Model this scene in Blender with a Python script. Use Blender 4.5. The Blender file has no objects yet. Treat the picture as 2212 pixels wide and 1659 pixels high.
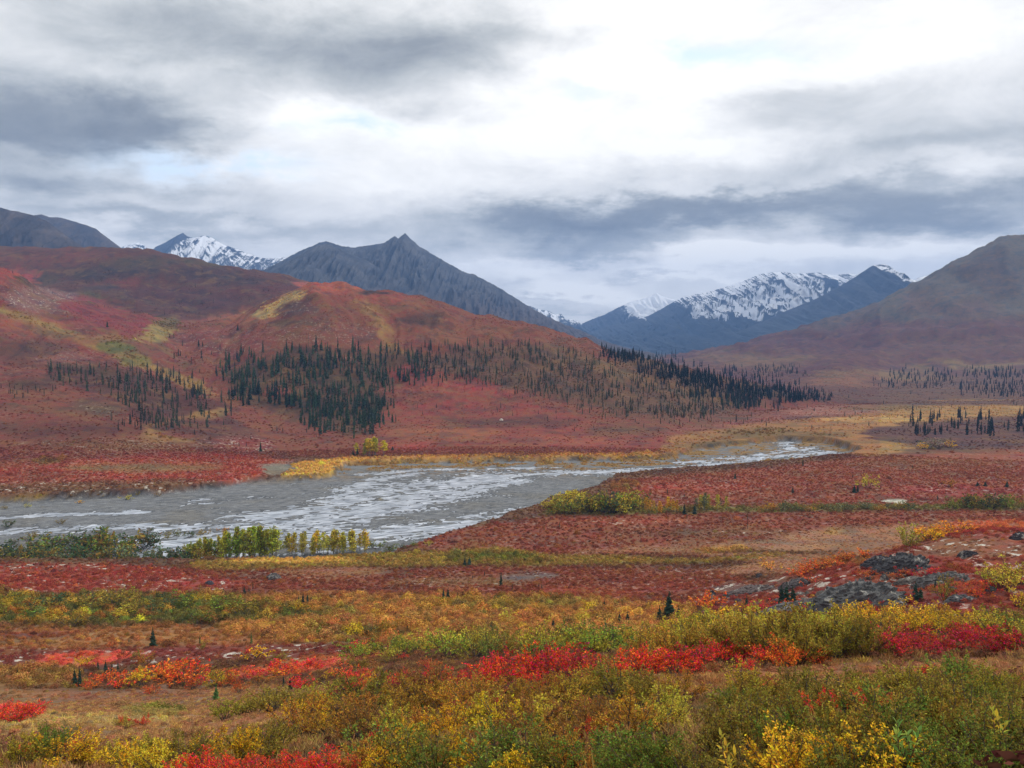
import bpy, math, random
import numpy as np
random.seed(7); rng = np.random.default_rng(11)
scene = bpy.context.scene
C = scene.collection
R = math.radians

# ------------------------------------------------------------------ camera
# Sight lines were measured on a 2212 x 1659 copy of the photograph.
PW, PH, F = 2212.0, 1659.0, 1728.0
TILT = math.atan((829.5 - 745.0) / F)
cam_d = bpy.data.cameras.new('camera')
cam = bpy.data.objects.new('camera', cam_d); C.objects.link(cam)
cam_d.sensor_width = 36.0; cam_d.lens = 36.0 * F / PW
cam_d.clip_start = 0.1; cam_d.clip_end = 60000
cam.location = (0, 0, 0); cam.rotation_euler = (R(90) - TILT, 0, 0)
scene.camera = cam
scene.view_settings.view_transform = 'Standard'
scene.view_settings.look = 'None'
scene.view_settings.exposure = 0.65
scene.view_settings.gamma = 1.0
scene.view_settings.use_curve_mapping = False
scene.cycles.use_denoising = True
scene.cycles.max_bounces = 6
scene.cycles.diffuse_bounces = 2
scene.cycles.glossy_bounces = 2
scene.cycles.transmission_bounces = 2
scene.cycles.volume_bounces = 0
scene.cycles.use_fast_gi = False

# ------------------------------------------------------------------ sun
SUN_EL, SUN_AZ = R(45), R(74)            # azimuth clockwise from the view direction (+Y)
sun_d = bpy.data.lights.new('sun', 'SUN'); sun = bpy.data.objects.new('sun', sun_d); C.objects.link(sun)
sun_d.energy = 1.5; sun_d.angle = R(10); sun_d.color = (1.0, 0.95, 0.87)
sun.rotation_euler = (R(90) - SUN_EL, 0, -SUN_AZ + math.pi)

# ------------------------------------------------------------------ node helpers
class NT:
    def __init__(s, tree): s.t = tree; s.n = tree.nodes; s.l = tree.links
    def new(s, typ, **kw):
        n = s.n.new(typ)
        for k, v in kw.items(): setattr(n, k, v)
        return n
    def link(s, a, b): s.l.new(a, b)
    def put(s, sock, v):
        if isinstance(v, bpy.types.NodeSocket): s.l.new(v, sock)
        elif v is not None: sock.default_value = v
    def math(s, op, a, b=None, c=None, clamp=False):
        n = s.new('ShaderNodeMath', operation=op, use_clamp=clamp)
        for i, v in enumerate((a, b, c)):
            if v is not None: s.put(n.inputs[i], v)
        return n.outputs[0]
    def vmath(s, op, a, b=None, c=None):
        n = s.new('ShaderNodeVectorMath', operation=op)
        for i, v in enumerate((a, b, c)):
            if v is not None: s.put(n.inputs[i], v)
        return n.outputs['Value'] if op in ('DOT_PRODUCT', 'LENGTH') else n.outputs[0]
    def noise(s, vec, scale, detail=4, rough=0.55, dist=0.0, out=0, typ=None):
        n = s.new('ShaderNodeTexNoise')
        if typ: n.noise_type = typ
        s.put(n.inputs['Vector'], vec); n.inputs['Scale'].default_value = scale
        n.inputs['Detail'].default_value = detail; n.inputs['Roughness'].default_value = rough
        n.inputs['Distortion'].default_value = dist
        return n.outputs[out]
    def ramp(s, fac, stops, interp='LINEAR'):
        n = s.new('ShaderNodeValToRGB'); n.color_ramp.interpolation = interp
        e = n.color_ramp.elements
        while len(e) < len(stops): e.new(0.5)
        for i, (p, c) in enumerate(stops):
            e[i].position = p; e[i].color = (*c, 1) if len(c) == 3 else c
        s.put(n.inputs[0], fac); return n.outputs[0]
    def maprange(s, v, a, b, c=0.0, d=1.0, smooth=True):
        n = s.new('ShaderNodeMapRange', interpolation_type='SMOOTHSTEP' if smooth else 'LINEAR')
        s.put(n.inputs[0], v)
        for i, x in enumerate((a, b, c, d)): n.inputs[i + 1].default_value = x
        return n.outputs[0]
    def mix(s, fac, a, b, blend='MIX'):
        n = s.new('ShaderNodeMix', data_type='RGBA', blend_type=blend)
        s.put(n.inputs[0], fac)
        for sock, v in ((n.inputs[6], a), (n.inputs[7], b)):
            if isinstance(v, tuple) and len(v) == 3: v = (*v, 1)
            s.put(sock, v)
        return n.outputs[2]

def lin(c):
    c = np.asarray(c, float) / 255.0
    return np.where(c <= 0.04045, c / 12.92, ((c + 0.055) / 1.055) ** 2.4)

def ray(u, v):
    """pixel of the measured copy -> (x/y, z/y) of the sight line"""
    a = (np.asarray(u, float) - PW / 2) / F; b = (PH / 2 - np.asarray(v, float)) / F
    y = math.cos(TILT) + b * math.sin(TILT)
    return a / y, (-math.sin(TILT) + b * math.cos(TILT)) / y
def project(X, S):
    """(x/y, z/y) -> pixel of the measured copy"""
    k = math.cos(TILT) - S * math.sin(TILT)
    return PW / 2 + F * X / k, PH / 2 - F * (math.sin(TILT) + S * math.cos(TILT)) / k

# ------------------------------------------------------------------ sky: broken stratocumulus over a Nishita sky
world = bpy.data.worlds.new('World'); scene.world = world; world.use_nodes = True
w = NT(world.node_tree); w.n.clear()
wo = w.new('ShaderNodeOutputWorld'); bg = w.new('ShaderNodeBackground'); bg.inputs[1].default_value = 0.1
w.link(bg.outputs[0], wo.inputs[0])
sky = w.new('ShaderNodeTexSky', sky_type='NISHITA'); sky.sun_disc = False
sky.sun_elevation = SUN_EL; sky.sun_rotation = SUN_AZ
tc = w.new('ShaderNodeTexCoord'); sep = w.new('ShaderNodeSeparateXYZ'); w.link(tc.outputs['Generated'], sep.inputs[0])
dx, dy, dz = sep.outputs
az = w.math('ARCTAN2', dx, dy)
hor = w.math('SQRT', w.math('ADD', w.math('MULTIPLY', dx, dx), w.math('MULTIPLY', dy, dy)))
el = w.math('DIVIDE', dz, w.math('MAXIMUM', hor, 0.05))
cmb = w.new('ShaderNodeCombineXYZ'); w.put(cmb.inputs[0], az); w.put(cmb.inputs[1], el); P0 = cmb.outputs[0]
# cloud-deck coordinates: where the direction meets a flat deck, so that clouds flatten towards the horizon
den = w.math('ADD', w.math('MAXIMUM', dz, 0.0), 0.22)
cq = w.new('ShaderNodeCombineXYZ'); w.put(cq.inputs[0], w.math('DIVIDE', dx, den)); w.put(cq.inputs[1], w.math('MULTIPLY', w.math('DIVIDE', dy, den), 1.25)); w.put(cq.inputs[2], 3.7)
Q = cq.outputs[0]
warpA = w.vmath('SUBTRACT', w.noise(Q, 2.1, 5, 0.62, out=1), (0.5, 0.5, 0.5))
PS = w.vmath('MULTIPLY', P0, (1.0, 1.8, 1.0))
warpB = w.vmath('SUBTRACT', w.noise(PS, 6.0, 7, 0.66, out=1), (0.5, 0.5, 0.5))
P = w.vmath('ADD', P0, w.vmath('ADD', w.vmath('MULTIPLY', warpA, (0.26, 0.10, 0)), w.vmath('MULTIPLY', warpB, (0.15, 0.075, 0))))
# cloud masses: (u, v, half width, half height, brightness offset)
MASSES = [
    (60, 250, 330, 75, -.56), (330, 255, 130, 60, -.34), (640, 100, 320, 90, -.40), (1000, 95, 250, 55, -.38), (250, 40, 330, 70, -.20),
    (330, 150, 120, 50, .10), (870, 195, 130, 45, -.16), (150, 385, 230, 34, -.42), (60, 320, 160, 22, .10), (100, 450, 190, 30, -.10),
    (690, 262, 230, 34, .30), (500, 345, 150, 40, .32), (1380, 150, 330, 130, .28), (1330, 20, 230, 60, .16), (1900, 110, 300, 80, .14), (1600, 90, 120, 30, -.12), (1750, 200, 200, 26, -.16), (1250, 215, 150, 22, -.10), (1480, 330, 240, 26, .14),
    (1180, 300, 300, 60, .12), (850, 390, 260, 55, .13), (1750, 255, 380, 42, -.14), (2000, 320, 260, 34, -.22), (2090, 380, 90, 40, .12),
    (1640, 435, 340, 38, -.60), (1260, 480, 250, 44, -.48), (2080, 460, 240, 32, -.54), (1290, 545, 130, 28, -.34), (1120, 445, 150, 34, -.22),
    (560, 500, 280, 24, -.26), (300, 490, 160, 24, -.20), (800, 480, 150, 22, -.14), (1000, 560, 90, 24, -.05), (1120, 590, 170, 22, .22), (1250, 628, 110, 18, .34),
    (1180, 650, 110, 10, -.22), (1560, 565, 170, 26, .30), (1930, 548, 260, 22, .30), (1290, 676, 120, 10, -.22), (1400, 606, 90, 10, -.18), (1480, 590, 60, 14, .2), (1120, 625, 70, 9, -.16), (1520, 500, 110, 18, .10), (1660, 395, 500, 14, .12),
]
L = None
for (u, v, hw, hh, amp) in MASSES:
    X, S = ray(u, v); X, S = float(X), float(S)
    a0, e0 = math.atan(X), S / math.sqrt(1 + X * X)
    sx, sy = F / hw / 1.0, F / hh / 1.0
    q = w.vmath('MULTIPLY_ADD', P, (sx, sy, 0), (-a0 * sx, -e0 * sy, 0))
    g = w.math('EXPONENT', w.math('MULTIPLY', w.vmath('DOT_PRODUCT', q, q), -0.9))
    L = w.math('MULTIPLY_ADD', g, amp, 0.78 if L is None else L)
nA = w.noise(Q, 1.5, 8, 0.60, 0.2); nB = w.noise(PS, 7.0, 11, 0.68, 0.5)
L = w.math('MULTIPLY_ADD', w.math('SUBTRACT', nA, 0.5), 0.55, L)
L = w.math('MULTIPLY_ADD', w.math('SUBTRACT', nB, 0.5), 0.58, L, clamp=True)
cloud = w.ramp(L, [(0.0, (1.65, 1.80, 1.95)), (0.22, (2.42, 2.58, 2.70)), (0.5, (4.4, 4.52, 4.48)), (0.75, (6.7, 6.65, 6.5)), (1.0, (8.8, 8.65, 8.3))])
# thin gaps of pale blue
gap = None
for (u, v, hw, hh, amp) in [(490, 345, 130, 28, 1.1), (860, 275, 80, 22, .9), (1530, 110, 130, 30, .9), (2050, 15, 150, 22, .5), (1270, 215, 40, 16, .4), (670, 285, 60, 14, .35)]:
    X, S = ray(u, v); X, S = float(X), float(S); a0, e0 = math.atan(X), S / math.sqrt(1 + X * X); sx, sy = F / hw, F / hh
    q = w.vmath('MULTIPLY_ADD', P, (sx, sy, 0), (-a0 * sx, -e0 * sy, 0))
    g = w.math('EXPONENT', w.math('MULTIPLY', w.vmath('DOT_PRODUCT', q, q), -0.9))
    gap = w.math('MULTIPLY_ADD', g, amp, 0.0 if gap is None else gap)
gap = w.math('MULTIPLY', gap, w.maprange(w.noise(PS, 5, 6, 0.65), 0.40, 0.58), clamp=True)
skyb = w.mix(0.62, w.mix(1.0, sky.outputs[0], (2.2, 2.2, 2.2), 'MULTIPLY'), (6.6, 7.2, 7.6))
w.link(w.mix(gap, cloud, skyb), bg.inputs[0])

# ------------------------------------------------------------------ numeric helpers
def hash2(ix, iy, seed):
    h = (ix.astype(np.int64) * 374761393 + iy.astype(np.int64) * 668265263 + seed * 974711) & 0xFFFFFFFF
    h = ((h ^ (h >> 13)) * 1274126177) & 0xFFFFFFFF
    return ((h ^ (h >> 16)) & 0xFFFF) / 65535.0
def pnoise(x, y, seed=0):
    x0 = np.floor(x); y0 = np.floor(y); fx = x - x0; fy = y - y0
    def g(ix, iy, ax, ay):
        a = hash2(ix, iy, seed) * 6.2831853
        return np.cos(a) * ax + np.sin(a) * ay
    sx = fx * fx * fx * (fx * (fx * 6 - 15) + 10); sy = fy * fy * fy * (fy * (fy * 6 - 15) + 10)
    n00 = g(x0, y0, fx, fy); n10 = g(x0 + 1, y0, fx - 1, fy); n01 = g(x0, y0 + 1, fx, fy - 1); n11 = g(x0 + 1, y0 + 1, fx - 1, fy - 1)
    return ((n00 * (1 - sx) + n10 * sx) * (1 - sy) + (n01 * (1 - sx) + n11 * sx) * sy) * 1.45
def fbm(x, y, octv=4, seed=0, gain=0.5):
    s = 0; a = 1; t = 0
    for i in range(octv):
        s = s + a * pnoise(x * 2 ** i + 17.3 * i, y * 2 ** i - 9.1 * i, seed + i); t += a; a *= gain
    return s / t
def ridged(x, y, octv=4, seed=0, gain=0.5):
    s = 0; a = 1; t = 0
    for i in range(octv):
        s = s + a * (1 - 2 * np.abs(pnoise(x * 2 ** i + 5.7 * i, y * 2 ** i + 3.3 * i, seed + i))); t += a; a *= gain
    return s / t
def sstep(a, b, x):
    t = np.clip((x - a) / (b - a), 0, 1); return t * t * (3 - 2 * t)
def pchip(xk, yk, x):
    xk = np.asarray(xk, float); yk = np.asarray(yk, float); x = np.asarray(x, float)
    h = np.diff(xk); dlt = np.diff(yk) / h; m = np.zeros_like(yk)
    for i in range(1, len(xk) - 1):
        if dlt[i - 1] * dlt[i] > 0:
            w1 = 2 * h[i] + h[i - 1]; w2 = h[i] + 2 * h[i - 1]
            m[i] = (w1 + w2) / (w1 / dlt[i - 1] + w2 / dlt[i])
    m[0] = dlt[0]; m[-1] = dlt[-1]
    x = np.clip(x, xk[0], xk[-1]); i = np.clip(np.searchsorted(xk, x) - 1, 0, len(xk) - 2)
    t = (x - xk[i]) / h[i]; t2 = t * t; t3 = t2 * t
    return (2 * t3 - 3 * t2 + 1) * yk[i] + (t3 - 2 * t2 + t) * h[i] * m[i] + (-2 * t3 + 3 * t2) * yk[i + 1] + (t3 - t2) * h[i] * m[i + 1]
def poly_sd(poly, u, v):
    """signed distance to a polygon, positive inside"""
    p = np.asarray(poly, float); n = len(p); inside = np.zeros(u.shape, bool); dmin = np.full(u.shape, 1e18)
    for i in range(n):
        ax, ay = p[i]; bx, by = p[(i + 1) % n]; ex, ey = bx - ax, by - ay
        t = np.clip(((u - ax) * ex + (v - ay) * ey) / (ex * ex + ey * ey + 1e-9), 0, 1)
        dmin = np.minimum(dmin, (u - ax - t * ex) ** 2 + (v - ay - t * ey) ** 2)
        c = (ay > v) != (by > v)
        if ay != by: inside ^= c & (u < (bx - ax) * (v - ay) / (by - ay) + ax)
    return np.sqrt(dmin) * np.where(inside, 1, -1)
def line_dist(pts, x, y):
    d = np.full(x.shape, 1e18)
    for (ax, ay), (bx, by) in zip(pts[:-1], pts[1:]):
        ex, ey = bx - ax, by - ay
        t = np.clip(((x - ax) * ex + (y - ay) * ey) / (ex * ex + ey * ey), 0, 1)
        d = np.minimum(d, (x - ax - t * ex) ** 2 + (y - ay - t * ey) ** 2)
    return np.sqrt(d)

# ------------------------------------------------------------------ terrain: surveyed lines of the land (distance and height), near to far
# each line: u -> (distance, sight row) or (distance, None, height)
def hz(d, z): return (d, None, z)
LINES = [
    {0: hz(1.2, -1.8), 2212: hz(1.2, -1.75)},
    {-600: (12, 1740), 0: (12, 1725), 400: (12, 1725), 800: (9, 1710), 1100: (7.5, 1690), 1400: (6, 1690), 1700: (4.6, 1700), 2000: (4, 1715), 2212: (4, 1715), 2800: (4, 1715)},
    {-600: (36, 1580), 0: (35, 1570), 400: (30, 1588), 800: (22, 1590), 1100: (18, 1570), 1400: (15, 1560), 1700: (14, 1560), 2000: (13, 1560), 2212: (13, 1555), 2800: (13, 1540)},
    {-600: (98, 1480), 0: (95, 1480), 400: (90, 1482), 800: (60, 1475), 1100: (48, 1460), 1400: (36, 1452), 1700: (34, 1428), 2000: (32, 1415), 2212: (32, 1405), 2800: (32, 1380)},
    {-600: (150, 1350), 0: (150, 1350), 400: (150, 1352), 800: (140, 1352), 1100: (135, 1350), 1400: (124, 1352), 1700: (110, 1333), 2000: (105, 1312), 2212: (100, 1302), 2800: (100, 1270)},
    {-600: (190, 1275), 0: (190, 1280), 800: (185, 1288), 1400: (182, 1272), 1600: (165, 1262), 1700: (158, 1247), 1830: (150, 1214), 2000: (150, 1174), 2212: (155, 1130), 2800: (160, 1050)},
    {-600: hz(238, -64.5), 800: hz(240, -64.5), 1400: hz(240, -64.5), 1700: hz(225, -60.5), 1830: hz(222, -60.5), 2000: hz(225, -60), 2212: hz(235, -59), 2800: hz(240, -50)},
    {-600: hz(292, -66.5), 800: hz(292, -66.5), 1000: hz(292, -64.6), 1150: hz(296, -63.7), 1400: hz(300, -63.7), 2212: hz(300, -63.0), 2800: hz(300, -60)},
    {-600: hz(330, -66), 0: hz(345, -66), 200: hz(352, -66), 400: hz(385, -66), 560: hz(440, -66), 620: hz(495, -66.5), 900: hz(495, -66.5), 1200: hz(492, -66.5), 1430: hz(500, -66.5), 1500: hz(640, -67), 1700: hz(840, -67.5), 1900: hz(890, -67), 2212: hz(930, -66), 2800: hz(950, -64)},
    {-600: (520, 820), 0: (520, 880), 200: (520, 890), 400: (580, 900), 620: (600, 925), 900: (620, 915), 1200: (620, 915), 1430: (640, 905), 1500: (720, 893), 1700: (885, 882), 1900: (1000, 868), 2212: (1050, 862), 2800: (1050, 850)},
    {-600: (1000, 470), -100: (1000, 545), 0: (1000, 575), 70: (1000, 612), 133: (1000, 641), 207: (1000, 661), 300: (1000, 676), 370: (990, 693), 410: (985, 700), 450: (980, 696), 500: (980, 683), 560: (980, 655), 600: (980, 640), 640: (980, 622), 690: (985, 604), 740: (990, 612), 800: (1000, 625), 850: (1000, 631), 900: (1000, 641), 950: (995, 657), 1000: (990, 668), 1050: (985, 678), 1100: (975, 690), 1150: (965, 700), 1200: (955, 716), 1250: (945, 728), 1300: (935, 745), 1350: (925, 760), 1400: (915, 775), 1450: (905, 787), 1500: (900, 800), 1550: (898, 813), 1600: (902, 826), 1650: (915, 837), 1700: (930, 846), 1750: (950, 855), 1800: (980, 864), 1870: (1080, 858), 1950: (1150, 848), 2212: (1200, 840), 2800: (1200, 820)},
    {-600: hz(1150, 130), 0: hz(1150, 92), 207: hz(1130, 46), 370: hz(1110, 32), 450: hz(1130, 26), 560: hz(1180, 34), 690: hz(1200, 40), 1000: hz(1200, 8), 1400: hz(1150, -36), 1700: hz(1150, -58), 1800: hz(1200, -60), 1950: (1450, 818), 2212: (1500, 800), 2800: (1500, 780)},
    {-600: (1350, 560), 0: (1350, 598), 200: (1330, 620), 400: (1300, 650), 600: (1330, 640), 690: hz(1380, 80), 1000: hz(1500, 0), 1300: hz(1500, -40), 1440: (1700, 790), 1600: (1850, 772), 1800: (2000, 742), 2000: (2000, 716), 2212: (2000, 692), 2800: (2000, 690)},
    {-600: (1600, 500), 0: (1600, 525), 100: (1600, 530), 200: (1600, 533), 300: (1600, 541), 400: (1600, 556), 500: (1600, 576), 600: (1600, 593), 660: (1600, 606), 750: (1620, 640), 900: (1700, 690), 1100: (1850, 745), 1300: (2000, 795), 1440: (2200, 771), 1500: (2300, 757), 1600: (2400, 737), 1700: (2500, 714), 1800: (2550, 684), 1900: (2600, 645), 1960: (2600, 612), 2000: (2600, 592), 2050: (2600, 566), 2100: (2600, 540), 2150: (2600, 518), 2185: (2600, 509), 2230: (2600, 504), 2320: (2600, 500), 2800: (2600, 520)},
    {-600: hz(3200, 60), 0: hz(3200, 50), 1100: hz(3400, -40), 1440: hz(3500, -50), 1800: hz(3600, 20), 2212: hz(3600, 140), 2800: hz(3600, 100)},
    {-600: hz(5200, -60), 2800: hz(5200, -60)},
    {-600: hz(8600, -75), 2800: hz(8600, -75)},
]
UTAB = []
for ln in LINES:
    us = sorted(ln); dd = []; zz = []; xs = []
    for u in us:
        e = ln[u]
        if e[1] is None: xs.append(float(ray(u, 745)[0])); dd.append(e[0]); zz.append(e[2])
        else:
            X, S = ray(u, e[1]); xs.append(float(X)); dd.append(e[0]); zz.append(float(S) * e[0])
    UTAB.append((np.array(xs), np.array(dd, float), np.array(zz, float)))

def river_xy(pts, z=-70.0):
    out = []
    for u, v in pts:
        X, S = ray(u, v); y = z / float(S); out.append((float(X) * y, y))
    return out
RIVER = river_xy([(-420, 1130), (-200, 1104), (0, 1087), (150, 1082), (300, 1074), (400, 1066), (500, 1052), (540, 1046), (600, 1042), (650, 1040), (715, 1034), (728, 1016), (745, 1008), (800, 1004), (900, 1001),
                  (1100, 999), (1300, 997), (1430, 993), (1500, 977), (1560, 966), (1640, 958), (1700, 953), (1790, 960), (1850, 978), (1862, 988), (1800, 997), (1700, 1010), (1560, 1022),
                  (1470, 1028), (1380, 1034), (1330, 1040), (1310, 1062), (1260, 1082), (1190, 1100), (1130, 1130), (1000, 1168), (920, 1192), (840, 1222), (700, 1236), (420, 1240), (200, 1240), (0, 1240), (-450, 1244)])
STREAMS = [  # (points, half width m)
    (river_xy([(1850, 985), (1790, 977), (1745, 981), (1690, 984), (1600, 995), (1500, 1008), (1420, 1017), (1300, 1020), (1180, 1024), (1060, 1030), (990, 1040)]), 3.6),
    (river_xy([(1705, 955), (1690, 962), (1712, 970), (1660, 982), (1560, 992), (1480, 1000)]), 2.8),
    (river_xy([(1770, 966), (1735, 972), (1790, 984), (1700, 990)]), 2.4),
    (river_xy([(1200, 1010), (1050, 1013), (900, 1016), (780, 1026)]), 1.8),
    (river_xy([(1060, 1030), (980, 1047), (940, 1062), (880, 1078), (830, 1093), (740, 1112), (620, 1136), (480, 1160), (330, 1180)]), 7.0),
    (river_xy([(990, 1040), (900, 1050), (800, 1070), (700, 1098), (560, 1120)]), 4.5),
    (river_xy([(880, 1026), (800, 1040), (760, 1060), (760, 1085), (700, 1100)]), 3.0),
    (river_xy([(1130, 1040), (1050, 1052), (960, 1080), (860, 1100), (760, 1120)]), 3.0),
    (river_xy([(1110, 1126), (1000, 1136), (900, 1146), (780, 1156), (640, 1164), (500, 1176), (350, 1195), (150, 1208)]), 5.0),
    (river_xy([(640, 1136), (480, 1140), (320, 1136), (160, 1142), (0, 1150), (-200, 1160)]), 1.8),
    (river_xy([(480, 1176), (330, 1192), (240, 1206)]), 4.0),
    (river_xy([(300, 1108), (120, 1112), (-100, 1125)]), 1.3),
]

TH_MAX = R(59)
th_in = np.linspace(R(-35.5), R(35.5), 640)
th_l = -np.concatenate([np.linspace(R(36), R(60), 26), np.linspace(R(64), R(180), 24)])[::-1]
th = np.concatenate([th_l, th_in, np.concatenate([np.linspace(R(36), R(60), 26), np.linspace(R(64), R(176), 23)])])
rr = np.concatenate([np.geomspace(1.3, 30, 90)[:-1], np.geomspace(30, 235, 170)[:-1], np.linspace(235, 560, 235)[:-1], np.geomspace(560, 1250, 190)[:-1], np.geomspace(1250, 3200, 100)[:-1], np.geomspace(3200, 8200, 26)])
NT_, NR = len(th), len(rr)
Zg = np.zeros((NT_, NR)); Dg = np.zeros((NT_, NR)); Xc = np.zeros(NT_)
for i, t in enumerate(th):
    tcl = max(-TH_MAX, min(TH_MAX, t)); X = math.tan(tcl); dd = rr * math.cos(tcl)
    if abs(t) > TH_MAX:      # behind the viewpoint the knoll goes on, left and right profiles blended
        f = (abs(t) - TH_MAX) / (math.pi - TH_MAX); f = 0.5 * f * f * (3 - 2 * f)
    else: f = 0
    def prof(X):
        dk = [float(pchip(a, b, X)) for a, b, c in UTAB]; zk = [float(pchip(a, c, X)) for a, b, c in UTAB]
        return pchip(dk, zk, dd)
    z = prof(X)
    if f > 0: z = z * (1 - f) + prof(-X) * f
    Zg[i] = z; Dg[i] = dd; Xc[i] = X
XX = rr[None, :] * np.sin(th)[:, None]; YY = rr[None, :] * np.cos(th)[:, None]
RR = np.broadcast_to(rr[None, :], XX.shape)
hill = sstep(-66, -40, Zg) * sstep(300, 500, RR)
near = 1 - sstep(40, 150, RR)
rx_ = np.arctan2(XX, YY) * 16 + fbm(XX / 260, YY / 260, 3, 14) * 1.6
Zg += hill * sstep(450, 900, RR) * (ridged(rx_, RR / 900, 4, 15, .55) - .5) * 6.5
Zg += hill * ((fbm(XX / 190, YY / 190, 4, 3) - .25) * 8.0 + (ridged(XX / 75, YY / 75, 4, 9) - .5) * 6.0) * sstep(450, 850, RR)
Zg += hill * sstep(1500, 2600, RR) * (ridged(XX / 300, YY / 300, 5, 21, .55) - .75) * 42.0
Zg += (1 - hill) * sstep(60, 200, RR) * (fbm(XX / 26, YY / 26, 4, 5) * 0.9)
Zg += sstep(8, 40, RR) * (1 - sstep(150, 230, RR)) * fbm(XX / 9, YY / 9, 4, 6) * 0.75
Zg += near * fbm(XX / 1.6, YY / 1.6, 3, 8) * 0.10 * sstep(2, 6, RR)
# knoll of rock on the right
ku, kv = project(np.where(YY > 0, XX / np.maximum(YY, 1e-3), 9), np.where(YY > 0, Zg / np.maximum(YY, 1e-3), 0))
kn = sstep(1500, 1750, ku) * (1 - sstep(150, 190, RR)) * sstep(70, 110, RR) * (YY > 0)
Zg += kn * (ridged(XX / 14, YY / 14, 4, 31) * 1.3)
# channel with thickets behind the red hump
chan = np.exp(-((YY - 330) / 14.0) ** 2) * sstep(40, 80, XX)
Zg -= chan * 1.6
# river bed
rsd = np.full(XX.shape, -99.0); m = (RR > 215) & (RR < 620) & (np.abs(th)[:, None] < R(50))
rx = XX[m] + fbm(XX[m] / 18, YY[m] / 18, 4, 41) * 4.5; ry = YY[m] + fbm(XX[m] / 18 + 40, YY[m] / 18, 4, 42) * 4.5
rsd[m] = poly_sd(RIVER, rx, ry)
bank = sstep(-1.6, 1.2, rsd)
sx_ = XX[m] + fbm(XX[m] / 14, YY[m] / 14, 3, 51) * 4; sy_ = YY[m] + fbm(XX[m] / 14, YY[m] / 14 + 30, 3, 52) * 4
cut = np.full(sx_.shape, 0.0)
for pts, hw in STREAMS:
    cut = np.maximum(cut, np.exp(-(line_dist(pts, sx_, sy_) / hw) ** 2))
# braid pattern, drawn out along the flow (which runs from the far right to the near left)
fa, fb = 0.93, 0.37
al = XX[m] * fa + YY[m] * fb; ac = -XX[m] * fb + YY[m] * fa
al = al + fbm(al / 60, ac / 30, 3, 61) * 18; ac = ac + fbm(al / 45, ac / 45, 3, 62) * 9
braid = ridged(al / 22, ac / 4.2, 4, 63, 0.6)
fine_b = ridged(al / 9, ac / 1.8, 3, 64, 0.6)
bed = np.full(XX.shape, 0.0)
near_str = np.zeros_like(cut)
for pts, hw in STREAMS: near_str = np.maximum(near_str, np.exp(-(line_dist(pts, sx_, sy_) / (hw * 3.0)) ** 2))
dry = fbm(XX[m] / 40, YY[m] / 25, 3, 65) + .35 * sstep(24, 6, rsd[m]) * sstep(300, 280, RR[m])
bed[m] = -69.55 + .10 * sstep(400, 470, RR[m]) - cut * 0.20 - (braid - 0.2) * (0.24 + 0.30 * near_str) - (fine_b - 0.15) * (.26 + .46 * near_str) + dry * 0.20
Zg = Zg * (1 - bank) + np.where(bank > 0, bed, 0) * bank
WATER_Z = -69.88
print('terrain', NT_, NR, flush=True)

def grid_z(x, y):
    """height of the land under (x, y)"""
    x = np.asarray(x, float); y = np.asarray(y, float)
    t = np.arctan2(x, y); r = np.hypot(x, y)
    i = np.clip(np.searchsorted(th, t) - 1, 0, NT_ - 2); j = np.clip(np.searchsorted(rr, r) - 1, 0, NR - 2)
    a = np.clip((t - th[i]) / (th[i + 1] - th[i]), 0, 1); b = np.clip((r - rr[j]) / (rr[j + 1] - rr[j]), 0, 1)
    return (Zg[i, j] * (1 - a) + Zg[i + 1, j] * a) * (1 - b) + (Zg[i, j + 1] * (1 - a) + Zg[i + 1, j + 1] * a) * b
RQ = np.concatenate([np.geomspace(1.6, 240, 500), np.linspace(240.5, 1300, 900), np.geomspace(1301, 3000, 200)])
def site(u, v, skip=0.0):
    """first piece of land met by the sight line through (u, v): (x, y, z, distance)"""
    X, S = ray(u, v); X, S = float(X), float(S); y = RQ / math.sqrt(1 + X * X)
    s = grid_z(X * y, y) / y
    k = np.nonzero((s >= S) & (y > skip))[0]
    if len(k) == 0: return None
    k = k[0]; yy = y[k]
    if k > 0 and s[k] != s[k - 1]: yy = y[k - 1] + (y[k] - y[k - 1]) * np.clip((S - s[k - 1]) / (s[k] - s[k - 1]), 0, 1)
    x = X * yy; return float(x), float(yy), float(grid_z(x, yy)), float(yy)

# ------------------------------------------------------------------ land cover map
def E(u, v, a, b, n=14): return [(u + a * math.cos(k * 2 * math.pi / n), v + b * math.sin(k * 2 * math.pi / n)) for k in range(n)]
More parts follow.
